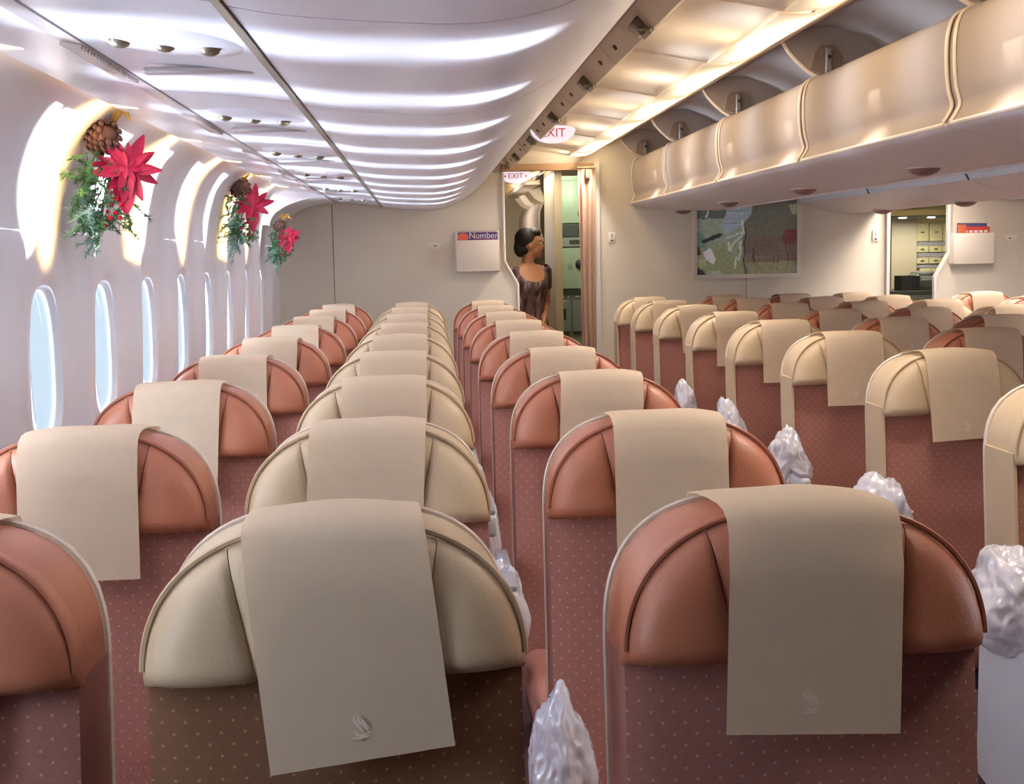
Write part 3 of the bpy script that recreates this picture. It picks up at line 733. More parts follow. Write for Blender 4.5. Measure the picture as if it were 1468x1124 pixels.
    for pts, ax in (([(-W_ / 2, 0), (-W_ / 2 + fw, fw), (-W_ / 2 + fw, H_ - fw), (-W_ / 2, H_)], 0), ([(W_ / 2, 0), (W_ / 2, H_), (W_ / 2 - fw, H_ - fw), (W_ / 2 - fw, fw)], 0),
                    ([(-W_ / 2, 0), (W_ / 2, 0), (W_ / 2 - fw, fw), (-W_ / 2 + fw, fw)], 1), ([(-W_ / 2, H_), (-W_ / 2 + fw, H_ - fw), (W_ / 2 - fw, H_ - fw), (W_ / 2, H_)], 1)):
        G().poly(pts, 'y', -.028, -.001).obj('frame_bar', M['gold'], root, smooth=False)
painting()

# ------------------------------------------------------------------ beyond the near doorway
CE2 = [(.35, .76), (.62, .70), (.80, .67), (1.0, .66), (1.1, .70)]
for k in range(5):
    y = 8.58 + .85 * k
    g = G(); g.sheet([(x, Z(z)) for x, z in CE2], y, y + .84, .012); struct(g.obj('ceiling', M['ceil']))
    root = empty('cove_light', (.95, y + .08, Z(.655)), label='warm glowing light cover beyond the near doorway, %s from the doorway' % ORD[k], cat='light', group='warm light covers beyond the near doorway')
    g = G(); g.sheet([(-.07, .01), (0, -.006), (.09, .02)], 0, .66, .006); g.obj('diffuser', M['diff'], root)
    lamp_area('cove_lamp', (.93, y + .42, Z(.60)), .1, .6, 3.5, (1, .86, .66))
g = G(); g.poly([(1.04, -H), (1.07, -H), (1.07, .66), (1.04, .66)], 'y', 9.35, 10.2); 
bx = G().box(1.0, 1.055, 9.4, 10.2, 0, Z(.64)); struct(bx.obj('wall_galley', M['galw'], smooth=False))
root = empty('galley_unit', (0, 10.2, 0), label='pale green galley unit with ovens and trolleys beyond the near doorway', cat='galley')
G().box(1.06, 1.7, .02, .5, 0, Z(.62)).obj('cabinet_body', M['green'], root, smooth=False)
o = G().rbox(1.10, 1.42, -.012, .02, Z(.24), Z(.585), .006, 2).obj('upper_door', M['green'], root)
G().rbox(1.27, 1.30, -.03, -.012, Z(.30), Z(.335), .004, 1).obj('door_latch', M['steel'], o)
G().box(1.08, 1.42, -.004, .021, Z(.13), Z(.225)).obj('dark_shelf', M['greend'], root, smooth=False)
o = G().rbox(1.095, 1.42, -.008, .02, Z(.05), Z(.125), .004, 1).obj('control_panel', M['galm'], root)
G().box(1.20, 1.30, -.012, -.008, Z(.07), Z(.105)).obj('display', M['greend'], o, smooth=False)
o = G().rbox(1.095, 1.42, -.008, .02, Z(-.29), Z(.04), .004, 1).obj('oven_door', M['green'], root)
for x in (1.135, 1.205): G().box(x - .018, x + .018, -.011, -.008, Z(-.13), Z(-.09)).obj('sticker', M['galm'], o, smooth=False)
G().ball((1.275, -.02, Z(-.09)), .030, .018, .035, 14, 8).obj('knob', M['dark'], o)
G().box(1.08, 1.42, -.03, .02, Z(-.34), Z(-.31)).obj('worktop_edge', M['greend'], root, smooth=False)
o = G().rbox(1.095, 1.205, -.012, .02, Z(-.64), Z(-.385), .005, 1).obj('trolley_door', M['galm'], root)
G().box(1.115, 1.165, -.016, -.012, Z(-.54), Z(-.45)).obj('label_holder', M['greend'], o, smooth=False)
o = G().rbox(1.215, 1.42, -.012, .02, Z(-.64), Z(-.385), .005, 1).obj('trolley_door', M['galm'], root)
for x in (1.14, 1.185, 1.25, 1.275): G().ball((x, -.016, Z(-.355)), .011, .008, .011, 8, 6).obj('button', M['placard'], root)
G().box(1.09, 1.42, -.006, .02, Z(-.385), Z(-.34)).obj('kick_strip', M['galm'], root, smooth=False)
# far cabin seen past the crew member: open bins with ribs
root = empty('overhead_bin', (0, 0, 0), label='row of cream open bins in the next cabin behind the crew member', cat='overhead bin')
G().sheet([(1.0, Z(.42)), (.965, Z(.34)), (.965, Z(.2)), (1.0, Z(.1))], 10.3, 12.9, .01).obj('bucket_face', M['cream'], root)
for k in range(5):
    G().poly([(.955, Z(.45)), (.90, Z(.52)), (1.0, Z(.55)), (1.05, Z(.4))], 'y', 10.5 + .5 * k, 10.52 + .5 * k).obj('divider', M['creamtrim'], root)
G().box(.86, .98, 10.3, 12.9, Z(.56), Z(.60)).obj('valance', M['creamtrim'], root, smooth=False)
struct(G().box(.3, 1.05, 12.4, 12.44, 0, Z(.75)).obj('wall_end', M['galw'], smooth=False))
root = empty('lit_button_panel', (.735, 12.38, Z(-.03)), label='small green lit panel on the far wall left of the crew member', cat='panel')
G().rbox(-.05, .05, -.01, .01, -.05, .05, .004, 1).obj('plate', M['placard'], root)
G().box(-.03, .03, -.013, -.01, -.03, .03).obj('lit_face', mat('green_lit', '#c8f0b0', .4, emit=(.6, 1, .45, 1), es=1.0), root, smooth=False)
lamp_area('cabin_lamp', (.42, 11.2, Z(.45)), .3, 1.2, 9.0, (1, .90, .78), (1, 0, -.25))  # unseen fill added to brighten the bins beyond the doorway
lamp_area('galley_lamp', (1.15, 9.6, Z(.6)), .3, .4, 5.0, (.88, 1, .80), (.1, 1, -.7))

# ------------------------------------------------------------------ galley seen through the right opening
root = empty('galley_unit', (0, 9.6, 0), label='cream galley cupboards with latched drawers seen through the right opening', cat='galley')
G().box(3.60, 4.35, .03, .4, 0, Z(.35)).obj('cabinet_body', M['yell'], root, smooth=False)
for z0_, z1_ in ((.035, .175), (-.05, .0), (-.14, -.09)):
    for xx in (3.845, 3.955, 4.065):
        o = G().rbox(xx, xx + .105, 0, .03, Z(z0_), Z(z1_), .004, 1).obj('drawer', M['yell'], root)
        G().box(xx + .04, xx + .065, -.006, 0, Z((z0_ + z1_) / 2 - .005), Z((z0_ + z1_) / 2 + .005)).obj('handle', M['steel'], o, smooth=False)
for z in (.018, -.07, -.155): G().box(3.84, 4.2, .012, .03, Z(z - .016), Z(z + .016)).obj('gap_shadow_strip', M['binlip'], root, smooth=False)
for xx in (3.885, 3.985): G().rbox(xx, xx + .095, 0, .03, Z(-.27), Z(-.175), .004, 1).obj('cupboard_door', M['yell'], root)
struct(G().box(3.18, 3.22, 8.6, 9.6, 0, Z(.6)).obj('wall_galley', M['wall'], smooth=False))
struct(G().box(3.64, 3.84, 9.57, 9.6, 0, Z(.3)).obj('wall_galley', M['galw'], smooth=False))
tag(G().box(3.23, 4.3, 9.05, 9.56, Z(-.36), Z(-.33)).obj('worktop', M['greend'], smooth=False), 'dark galley worktop carrying the tray stack in the right opening', 'worktop')
tag(G().box(3.23, 4.3, 9.10, 9.55, 0, Z(-.362)).obj('counter_cabinet', M['galm'], smooth=False), 'grey metal galley base unit under the dark worktop', 'cabinet')
tag(G().box(3.22, 4.1, 8.95, 9.0, Z(.22), Z(.262)).obj('valance', M['yell'], smooth=False), 'yellow lit valance across the top of the right galley opening', 'valance')
tag(G().box(3.22, 4.1, 9.0, 9.55, Z(.215), Z(.225)).obj('soffit', M['greend'], smooth=False), 'dark soffit with downlights inside the right galley opening', 'soffit')
for k, x in enumerate((3.60, 3.82)):
    root = empty('downlight', (x, 9.25, Z(.212)), label='small round downlight in the galley soffit, %s one' % ('left' if k == 0 else 'right'), cat='downlight')
    G().ball((0, 0, 0), .03, .03, .006, 12, 6).obj('lens', mat('downlight_lens%d' % k, '#ffffff', .3, emit=(1, 1, .97, 1), es=6), root)
    lamp_area('downlight_lamp', (x, 9.25, Z(.19)), .05, .05, 1.6, (1, .97, .85))
lamp_area('galley_lamp', (3.6, 8.9, Z(.42)), .6, .1, 2.0, (1, .93, .6), (0, .1, 1))
for k in range(8):
    z = -.325 + .017 * k
    root = empty('tray', (3.83 + .012 * math.sin(k * 2.1), 9.3 + .01 * math.cos(k), Z(z)), .1 * math.sin(k * 1.7), label='grey meal tray on the dark galley worktop, %s in the stack' % ('lowest' if k == 0 else 'topmost' if k == 7 else ORD[k] + ' from the bottom'), cat='tray', group='trays stacked on the galley worktop')
    G().rbox(-.12, .12, -.09, .09, 0, .006, .002, 1).obj('tray_base', M['galm'], root)
    G().tube([(-.115, -.085, .009), (.115, -.085, .009), (.115, .085, .009), (-.115, .085, .009)], .004, 5, True).obj('tray_rim', M['galm'], root)
root = empty('storage_box', (3.64, 9.25, Z(-.33)), label='black open box on the galley worktop left of the trays', cat='box')
for a in ((-.07, .07, -.07, .07, 0, .01), (-.07, .07, -.07, -.06, .01, .11), (-.07, .07, .06, .07, .01, .11), (-.07, -.06, -.06, .06, .01, .11), (.06, .07, -.06, .06, .01, .11)):
    G().box(*a).obj('side_panel', M['dark'], root, smooth=False)

# ------------------------------------------------------------------ seats
SH = .10        # lean of the back: y shift per metre below the top
def lean(z): return -(1.142 - z) * SH
def wc(z, z0=.952, h=.174, hw=.213, p=2.35):
    v = max(0, min(1, (z - z0) / h)); return hw * max(0, 1 - v ** p) ** (1 / p)
def wsh(z, z0=.92, h=.222, hw=.223, p=2.9):
    v = max(0, min(1, (z - z0) / h)); return hw * max(0, 1 - v ** p) ** (1 / p)
def dsolid(xl, xr, z0, z1, fy, by, nz=16, nx=10, topcos=True):
    """cushion-like solid between xl(z) and xr(z); fy(s,v,x,z) front y, by back y"""
    fr, bk = [], []
    for j in range(nz + 1):
        t = j / nz; v = math.sin(t * math.pi / 2) if topcos else t
        if topcos: v = .5 * t + .5 * v
        z = z0 + (z1 - z0) * v; a, b = xl(z), xr(z)
        if b < a: a = b = (a + b) / 2
        rf, rb = [], []
        for i in range(nx + 1):
            s = -math.cos(math.pi * i / nx); s = s * .5 + (2 * i / nx - 1) * .5
            x = (a + b) / 2 + (b - a) / 2 * s
            rf.append((x, fy(s, v, x, z) + lean(z), z)); rb.append((x, by + lean(z), z))
        fr.append(rf); bk.append(rb)
    g = G(); g.grid(fr); g.grid(bk)
    # side walls and bottom/top
    g.grid([[fr[j][0], bk[j][0]] for j in range(nz + 1)]); g.grid([[fr[j][-1], bk[j][-1]] for j in range(nz + 1)])
    g.grid([[p, q] for p, q in zip(fr[0], bk[0])]); g.grid([[p, q] for p, q in zip(fr[-1], bk[-1])])
    me = bpy.data.meshes.new('t'); me.from_pydata(g.V, [], g.F); bm = bmesh.new(); bm.from_mesh(me)
    bmesh.ops.remove_doubles(bm, verts=bm.verts, dist=.0004); bmesh.ops.dissolve_degenerate(bm, edges=bm.edges, dist=.0002)
    bm.verts.index_update(); bm.faces.index_update()
    h = G(); h.V = [v.co[:] for v in bm.verts]; h.F = [[v.index for v in f.verts] for f in bm.faces]; bm.free(); bpy.data.meshes.remove(me)
    return h
def xc(z): v = (z - .952) / .174; return .084 + .036 * v
def edge(v, p=7): return max(0, 1 - abs(2 * v - 1) ** p) ** .5
def cfront(s, v, x, z):
    """one continuous pad front: rounded at the outline and the lower edge, with a stitched dip along each wing seam"""
    u = max(0, (z - .952) / .174); r = min(1, ((abs(x) / .214) ** 2.35 + u ** 2.35) ** (1 / 2.35))
    low = 1 - max(0, 1 - (z - .950) / .026) ** 2
    d = abs(x) - xc(z); dip = .0075 * math.exp(-(d / .0055) ** 2); puff = .007 * max(0, min(1, d / .05)) if d > 0 else 0
    return -.004 - (.048 * max(0, 1 - r ** 9) ** .5 * max(0, low) ** .5 + (puff - dip) * max(0, 1 - r ** 6))
wfront = cfront
def make_seat(kind, fab, border=False):
    L_, P_ = (M['rust'], M['pipe_rust']) if kind == 'rust' else (M['beige'], M['pipe_beige'])
    root = empty('airline_seat')
    dsolid(lambda z: -min(xc(z), wc(z)), lambda z: min(xc(z), wc(z)), .950, 1.1258, cfront, .014, nz=20).obj('headrest', L_, root, auto=60)
    for s in (-1, 1):
        if s < 0: a, b = (lambda z: -wc(z)), (lambda z: -min(xc(z) + .0012, wc(z)))
        else: a, b = (lambda z: min(xc(z) + .0012, wc(z))), (lambda z: wc(z))
        dsolid(a, b, .950, 1.1015, wfront, .014, nz=20, nx=14).obj('headrest_wing', L_, root, auto=60)
    pts = [(math.copysign(.2120 * max(0, 1 - math.sin(th) ** 2.35) ** (1 / 2.35), math.cos(th)), -.022 + lean(.962 + .165 * math.sin(th)), .962 + .165 * math.sin(th)) for th in [math.pi * (.02 + .96 * i / 40) for i in range(41)]]
    G().tube(pts, .0036, 6).obj('piping', P_, root)
    # upholstered back
    def bf(s, v, x, z): return -.0 - .012 * max(0, 1 - abs(s) ** 6) ** .5
    dsolid(lambda z: -.2095, lambda z: .2095, .44, .952, bf, .118, nz=22, nx=12, topcos=False).obj('backrest', fab, root, auto=60)
    # leather wrap of the upper back: lofts from behind the headrest to the wider shell rim
    def outl(hw, z0, h, p, y, n=40):
        return [(math.copysign(hw * max(0, 1 - math.sin(th) ** p) ** (1 / p), math.cos(th)), y + lean(z0 + h * math.sin(th)), z0 + h * math.sin(th)) for th in [math.pi * i / n for i in range(n + 1)]]
    rings = [outl(.2055, .950, .172, 2.35, -.006), outl(.2085, .948, .178, 2.45, .006), outl(.2095, .944, .182, 2.6, .045), outl(.2085, .938, .183, 2.75, .09), outl(.2065, .930, .185, 2.85, .122)]
    g = G(); g.grid([[r_[i] for r_ in rings] for i in range(41)])
    for r_ in (rings[0], rings[-1]):
        n0 = len(g.V); g.V += r_; g.F.append(tuple(range(n0, n0 + 41)))
    g.obj('upper_back', L_, root, auto=60)
    for s in (-1, 1):
        if border: dsolid(lambda z: s * .2105 - .004, lambda z: s * .2105 + .004, .46, .978, lambda q, v, x, z: -.014, .120, nz=4, nx=2, topcos=False).obj('side_border', L_, root)
    # cream rim of the shell and rear shell
    rp = [(-.2075, .130 + lean(z), z) for z in (.40, .55, .70, .85)]
    rp += [(-p[0], p[1], p[2]) for p in outl(.2075, .93, .186, 2.85, .130, 36)]
    rp += [(.2075, .130 + lean(z), z) for z in (.85, .70, .55, .40)]
    G().tube(rp, .0044, 6).obj('shell_rim', M['rim'], root)
    def wsb(z):
        v = max(0, min(1, (z - .93) / .185)); return .2065 * max(0, 1 - v ** 2.85) ** (1 / 2.85)
    dsolid(lambda z: -wsb(z), lambda z: wsb(z), .40, 1.1145, lambda s, v, x, z: .123, .148, nz=20, nx=8).obj('shell', M['rim'], root, auto=40)
    # seat pan, legs
    G().rbox(-.205, .205, -.45, -.06, .36, .47, .035, 3).obj('seat_cushion', fab, root)
    G().rbox(-.19, .19, -.42, .02, .30, .36, .01, 1).obj('seat_pan', M['dark'], root)
    for y in (-.36, -.03): G().tube([(0, y, .31), (0, y - .04, .012)], .02, 8).obj('leg', M['arm'], root)
    return root
def armrest(parent, x, wd=.04, panel=False, top=.70, y0=-.43):
    a = G().rbox(x - wd / 2, x + wd / 2, y0, -.05, top - .06, top, .012, 3).obj('armrest', M['arm'], parent)
    G().rbox(x - wd / 2 + .002, x + wd / 2 - .002, y0 + .02, -.06, top, top + .014, .006, 2).obj('arm_pad', M['armtop'], a)
    if panel:
        g = G(); g.poly([(-.07, .30), (-.07, top - .05), (y0, top - .05), (y0 - .01, top - .12), (y0 + .06, .34), (y0 + .15, .26)], 'x', x - .016, x + .016); g.obj('side_panel', M['railw'], a, smooth=False)
    return a
# paper cover and emblem
def cover_mesh(tilt, yaw, lenb, seed):
    rr = random.Random(seed); P = []
    path = [(.150, .985), (.154, 1.03), (.157, 1.08), (.153, 1.105), (.139, 1.1210), (.09, 1.1285), (.04, 1.1330), (-.005, 1.1350)]
    for y, z in ((-.030, 1.1335), (-.046, 1.1260), (-.0580, 1.111), (-.0625, 1.090)): path.append((y, z))
    zz = 1.072
    while zz > lenb + .006: path.append((-.0620 + lean(zz), zz)); zz -= .016
    path.append((-.0620 + lean(lenb), lenb))
    nx = 16; ph = rr.random() * 6
    dx0 = rr.uniform(-.004, .004)
    for i in range(nx + 1):
        s = -1 + 2 * i / nx; row = []
        for k, (y, z) in enumerate(path):
            f = max(0, (1.14 - z)) / .25
            hang = max(0, .95 - z)
            x = s * .100 + dx0 + tilt * f * .25 * (.5 if k < 8 else 1)
            zoff = 0 if k < 9 else f * s * tilt * .10
            wv = .0010 * math.sin(s * 5 + ph + z * 30) * (1 + hang * 8) * (0.3 if k < 11 else .6)
            row.append((x, y - abs(wv), z + zoff + (.0012 * math.sin(s * 4 + ph) if k in (4, 5, 6, 7) else 0) - (.006 * abs(s) ** 2.4 if k < 11 else .006 * abs(s) ** 2.4 * max(0, (z - .9) / .2))))
        P.append(row)
    g = G(); g.grid(P); return g
def emblem_mesh():
    g = G()
    def stroke(pts, w_):
        pts = smooth_curve(pts, 4); L = []
        for i, p in enumerate(pts):
            a = Vector(pts[max(0, i - 1)]); b = Vector(pts[min(len(pts) - 1, i + 1)]); t = (b - a).normalized(); q = math.sin(math.pi * (i + .6) / (len(pts) + .2)) * w_
            L.append([(p[0] - t.y * q, 0, p[1] + t.x * q), (p[0] + t.y * q, 0, p[1] - t.x * q)])
        g.grid(L)
    stroke([(-.003, .020), (-.008, .013), (-.002, .004), (.004, -.003)], .0016)
    stroke([(-.001, .018), (-.003, .012), (.003, .005), (.008, .000)], .0015)
    stroke([(.001, .013), (.004, .008), (.010, .002)], .0012)
    stroke([(-.008, .002), (-.004, -.004), (.003, -.005), (.011, -.001)], .0015)
    stroke([(-.010, -.008), (-.002, -.008), (.010, -.006)], .0013)
    return g
_e = emblem_mesh(); emb_me = bpy.data.meshes.new('emblem'); emb_me.from_pydata(_e.V, [], _e.F); emb_me.materials.append(M['logo'])
cover_me = {}
for k, (t, b) in enumerate([(.0, .885), (.05, .89), (-.05, .882), (.10, .876)]):
    g = cover_mesh(t, 0, b, k); o = g.obj('tmp', M['paper'], auto=False); md = o.modifiers.new('s', 'SOLIDIFY'); md.thickness = .0012
    cover_me[k] = (o.data, t, b); bpy.data.objects.remove(o)

protos = {}
def get_seat(kind, fab, border):
    key = (kind, fab, border)
    if key not in protos: protos[key] = (make_seat(kind, M[fab], border), [False]); return protos[key][0]
    return copy_tree(protos[key][0])
SEATS = []
def place(col, row, x, y, kind, fab, desc, group, arms, cov=None, yaw=0, sx=1.0, rowname=None, drop=0, emblem=False):
    rn = random.Random(hash((col, row)) & 0xffff if False else ord(col[0]) * 31 + row)
    s = get_seat(kind, fab, col in 'AD'); s.location = (x, y, 0); s.rotation_euler = (0, 0, yaw + rn.uniform(-.012, .012)); s.scale = (sx, 1, 1)
    tag(s, '%s seat %s, %s from the camera' % (kind, desc, rowname or ORD[row]), 'airline seat', group)
    SEATS.append((s, arms))
    if cov is None: cov = rn.choice((0, 0, 1, 2))
    me, t, b = cover_me[cov]
    c = bpy.data.objects.new('headrest_cover', me); COL.objects.link(c)
    c.location = (x, y, 0); c.rotation_euler = s.rotation_euler
    tag(c, 'paper cover on %s seat %s, %s from camera' % (kind, desc, rowname or ORD[row]), 'headrest cover', 'paper headrest covers')
    if emblem:
        e = bpy.data.objects.new('emblem', emb_me); COL.objects.link(e); e.parent = c
        e.location = (t * .25, -.0620 + lean(b + .035) - .0042, b + .034); e.rotation_euler = (-.1, 0, 0); e['label'] = 'faint pale bird emblem'
    return s
colL = lambda r: (-.603 + .011 * r, 1.41 + .8150 * r)
rowsY = [1.41, 2.21, 3.03, 3.84, 4.68, 5.50, 6.32, 7.12, 7.90]
LEFT = []
for r in range(9):
    y = rowsY[r]
    LEFT.append(place('L', r, -.603 + .010 * r, y, 'rust', 'fab', 'beside the left windows', 'rust seats beside the left windows', (-1,), emblem=r < 5, yaw=-.03 if r == 0 else 0))
    place('M', r, -.108 + .0045 * r, y, 'beige', 'fab2' if r == 0 else 'fab', 'in the middle of the left block', 'beige seats in the middle of the left block', (-1,), cov=3 if r == 0 else None, emblem=r < 5, yaw=.03 if r == 0 else 0)
    place('R', r, .428 - .003 * r, y, 'rust', 'fab', 'on the aisle side of the left block', 'rust seats on the near aisle', ((1,) if r == 1 else (-1, 1)), cov=2 if r == 0 else None, emblem=r < 5, yaw=.02 if r == 0 else 0)
CY = [1.78, 2.58, 3.40, 4.24, 5.03, 5.80, 6.60, 7.32, 7.92]
names = {'A': ('beige', 'right of the near aisle', 'beige seats right of the near aisle'), 'B': ('rust', 'in the centre block, second column', 'rust seats, second column of the centre block'),
         'C': ('rust', 'in the centre block, third column', 'rust seats, third column of the centre block'), 'D': ('beige', 'ending the centre block', 'beige seats at the right end of the centre block')}
for r in range(1, 9):
    for c, x, k0 in (('A', 1.475, 1), ('B', 1.955, 2), ('C', 2.39, 3), ('D', 2.80, 4)):
        if r < k0: continue
        kind, desc, grp = names[c]
        place(c, r, x - ((.006 * (r - 1) if r > 1 else .028) if c == 'A' else .004 * (r - 2)), CY[r] - (0 if c != 'D' else .0), kind, 'fab', desc, grp, ((-1,) if c in 'ABC' else (-1, 1)), emblem=r < 5, sx=.97 if c == 'A' else .92, rowname=ORD[r - k0])
for r, y in ((0, 6.78), (1, 7.56)):
    place('E', r, 3.42 + .04 * r, y, 'rust', 'fab', 'on the far aisle of the right block', 'rust seats of the right block', (-1,), rowname=('second' if r == 0 else 'nearest') if 0 else ('nearer' if r == 0 else 'farther'))
place('F', 1, 3.92, 7.56, 'rust', 'fab', 'at the right edge of the picture', 'rust seats of the right block', (-1, 1), rowname='farther')
for s, arms in SEATS:
    x = s.location.x; isA = 1.3 < x < 1.55; centre = 1.6 < x < 3.0
    for a in arms:
        armrest(s, a * (.285 if isA else .232 if centre else .25), .026 if centre else .034, panel=(isA and a == -1) or (a == 1))

# ------------------------------------------------------------------ wrapped blankets and bags
def bag(x, y, z, rx, ry, rz, seed, label, m='bag', spikes=.35, rot=0):
    rr = random.Random(seed); from mathutils import noise
    root = empty('plastic_bag', (x, y, z), rot, label=label, cat='plastic bag', group='wrapped blankets on the seats')
    bm = bmesh.new(); bmesh.ops.create_icosphere(bm, subdivisions=5, radius=1)
    for v in bm.verts:
        c = v.co.copy(); n_ = noise.noise(c * 1.6 + Vector((seed, 0, 0))); n2 = abs(noise.noise(c * 4.2 + Vector((0, seed * 3.1, 0)))); n3 = abs(noise.noise(c * 9 + Vector((0, seed * 3.1, 4))))
        n4 = abs(noise.noise(c * 17 + Vector((seed, 2, 4))))
        f = 1.03 + .24 * n_ - .20 * n2 - .035 * n3
        if c.z > .4: f *= 1 + spikes * (c.z - .4) * .6 * (.5 + noise.noise(c * 2.2 + Vector((seed, 9, 2))))
        v.co = Vector((c.x * rx * f * (1 - .25 * max(0, c.z)), c.y * ry * f, max(-.92, c.z) * rz * (f if c.z > 0 else 1) + rz * .92))
    me = bpy.data.meshes.new('wrapper'); bm.to_mesh(me); bm.free(); link('wrapper', me, M[m], root, True)
    G().ball((0, 0, rz * .8), rx * .62, ry * .62, rz * .66, 14, 10).obj('blanket', M['blanket'], root)
    return root
bag(.206, 1.98, .47, .058, .07, .118, 1, 'tall crumpled clear bag between the nearest beige and rust seats', spikes=.5)
bag(.17, 2.80, .47, .05, .08, .135, 2, 'crumpled clear bag behind the nearest beige seat, second from the camera')
bag(.165, 3.62, .47, .05, .08, .130, 3, 'small clear bag in the seat gap right of the beige column, third from the camera')
bag(.16, 4.45, .47, .05, .08, .12, 4, 'small clear bag in the seat gap right of the beige column, fourth from the camera')
bag(1.165, 2.40, .60, .085, .12, .108, 5, 'white crumpled bag on the armrest at the right shoulder of the nearest rust aisle seat')
bag(1.195, 3.22, .60, .095, .11, .112, 6, 'pale crumpled bag peeking over the nearest aisle seat cover', spikes=.2)
bag(1.185, 4.02, .60, .070, .10, .112, 7, 'grey clear bag on the armrest beside the second rust aisle seat', spikes=.5)
bag(1.18, 4.82, .60, .068, .09, .116, 8, 'white bag top beyond the second rust aisle seat', spikes=.8)
bag(1.17, 5.58, .60, .06, .09, .118, 9, 'small white bag top beyond the third rust aisle seat', spikes=.8)
root = empty('folded_card', (1.262, 3.20, .715), .5, label='pale folded card standing beside the pale bag at the aisle', cat='card')
G().poly([(-.03, -.04), (.035, 0), (-.03, .045)], 'y', -.001, .001).obj('card_leaf', M['placard'], root, smooth=False)

# ------------------------------------------------------------------ holiday garlands on the left wall
def leafshape(L, W_, curl, k=7):
    """curved pointed petal with thickness"""
    P = []
    for i in range(k + 1):
        t = i / k; w_ = W_ * math.sin(math.pi * min(1, t * .93 + .04)) ** .8 * (1 - .3 * t); z = curl * t * t
        P.append([(L * t, -w_, z + .25 * w_), (L * t, 0, z - .05 * w_), (L * t, w_, z + .25 * w_)])
    g = G(); g.grid(P); return g
def garland(x, y, z, sc, label, seed):
    rr = random.Random(seed)
    root = empty('holiday_garland', (x, y, z), label=label, cat='garland', group='poinsettia garlands on the left wall')
    root.scale = (sc, sc, sc)
    # pine sprays: twigs set thickly with needles
    for nm, m_, n_, tw in (('pine_spray', 'needle', 60, [(-.048, -.055, -.06), .060, .030, .10]), ('pine_spray', 'needle2', 26, [(-.05, -.06, -.135), .040, .03, .07]), ('pine_spray', 'needle', 8, [(.03, -.03, -.12), .02, .02, .03])):
        g = G(); c0, sx_, sy_, sz_ = tw
        for i in range(n_):
            a = Vector((rr.gauss(0, sx_ * .42), rr.gauss(0, sy_), rr.uniform(-1, 1) * sz_)) + Vector(c0)
            a.x *= (1 - .25 * abs(a.z - c0[2]) / sz_)
            d = Vector((rr.gauss(-.15, .6), rr.gauss(-.15, .5), rr.uniform(-1.3, .25))).normalized() * rr.uniform(.045, .075)
            g.tube([a, a + d], [.0018, .001], 3, cap=False)
            for q in range(48):
                t = rr.random(); p = a + d * t
                e = (d.normalized() * .7 + Vector((rr.gauss(0, .7), rr.gauss(0, .7), rr.gauss(0, .7)))).normalized() * rr.uniform(.012, .024)
                n0 = len(g.V); w_ = e.orthogonal().normalized() * .0017
                g.V += [tuple(p - w_), tuple(p + w_), tuple(p + e)]; g.F.append((n0, n0 + 1, n0 + 2))
        o = g.obj(nm, M[m_], root, smooth=False); o['kind'] = 'stuff'
    G().tube([(.0, -.01, .15), (.0, -.02, 0), (-.03, -.03, -.10), (-.05, -.035, -.21)], .004, 5).obj('stem', M['cone'], root)
    # poinsettia
    for c, R_, nn in (((.045, -.05, -.005), .088, 10), ((.045, -.060, -.005), .072, 9), ((.045, -.068, -.005), .045, 7), ((-.008, -.05, .005), .045, 6)):
        for i in range(nn):
            a = 2 * math.pi * i / nn + rr.uniform(-.2, .2)
            L = R_ * rr.uniform(.85, 1.2); p = leafshape(L, L * .21, -.03 * rr.random() + .018).obj('petal', M['petal'], root)
            p.location = c; p.rotation_euler = (math.pi / 2 + rr.uniform(-.35, .35), -a, rr.uniform(.1, .7))
            p.rotation_mode = 'XYZ'
    for i in range(3):
        p = leafshape(.10, .020, .01).obj('petal', M['petal'], root); p.location = (.012 + .02 * i, -.05, -.03); p.rotation_euler = (math.pi / 2, 1.35 + .18 * i, .2)
    # pine cone of overlapping scales
    g = G(); g.ball((0, 0, 0), .028, .028, .034, 12, 8)
    for j in range(7):
        for i in range(9):
            a = 2 * math.pi * (i + .5 * (j % 2)) / 9; zz = -.03 + .0095 * j; r0 = .030 * math.cos(zz / .045)
            c = Vector((math.cos(a) * r0, math.sin(a) * r0, zz)); g.ball(c, .008, .008, .004, 6, 4)
    o = g.obj('pine_cone', M['cone'], root, loc=(-.015, -.05, .075)); o.rotation_euler = (.7, 1.1, 0); o.scale = (1.25, 1.25, 1.25)
    for i in range(12):
        b = G().ball((0, 0, 0), .0065, .0065, .0065, 8, 6).obj('berry', M['berry'], root, loc=(.005 + rr.uniform(-.03, .025), -.055 + rr.uniform(-.015, .01), -.075 - .007 * i + rr.uniform(-.008, .008)))
    for i in range(5):
        a = rr.uniform(-.5, .8); pts = [(.0, -.03, .10), (.02 + .03 * math.sin(a), -.04, .15 + .01 * i % .02), (.02 + .07 * math.sin(a), -.045, .165 - .008 * i), (.02 + .085 * math.sin(a), -.05, .15 - .008 * i)]
        G().tube(pts, [.003, .006, .005, .002], 5).obj('gold_ribbon', M['goldrib'], root)
    return root
garland(-.822, 3.52, Z(.255), 1.0, 'large poinsettia and pine garland on the left wall nearest the camera', 1)
garland(-.825, 6.10, Z(.26), 1.0, 'middle poinsettia and pine garland on the left wall', 2)
garland(-.830, 7.72, Z(.135), .82, 'smallest, farthest poinsettia garland on the left wall by the dividing wall', 3)

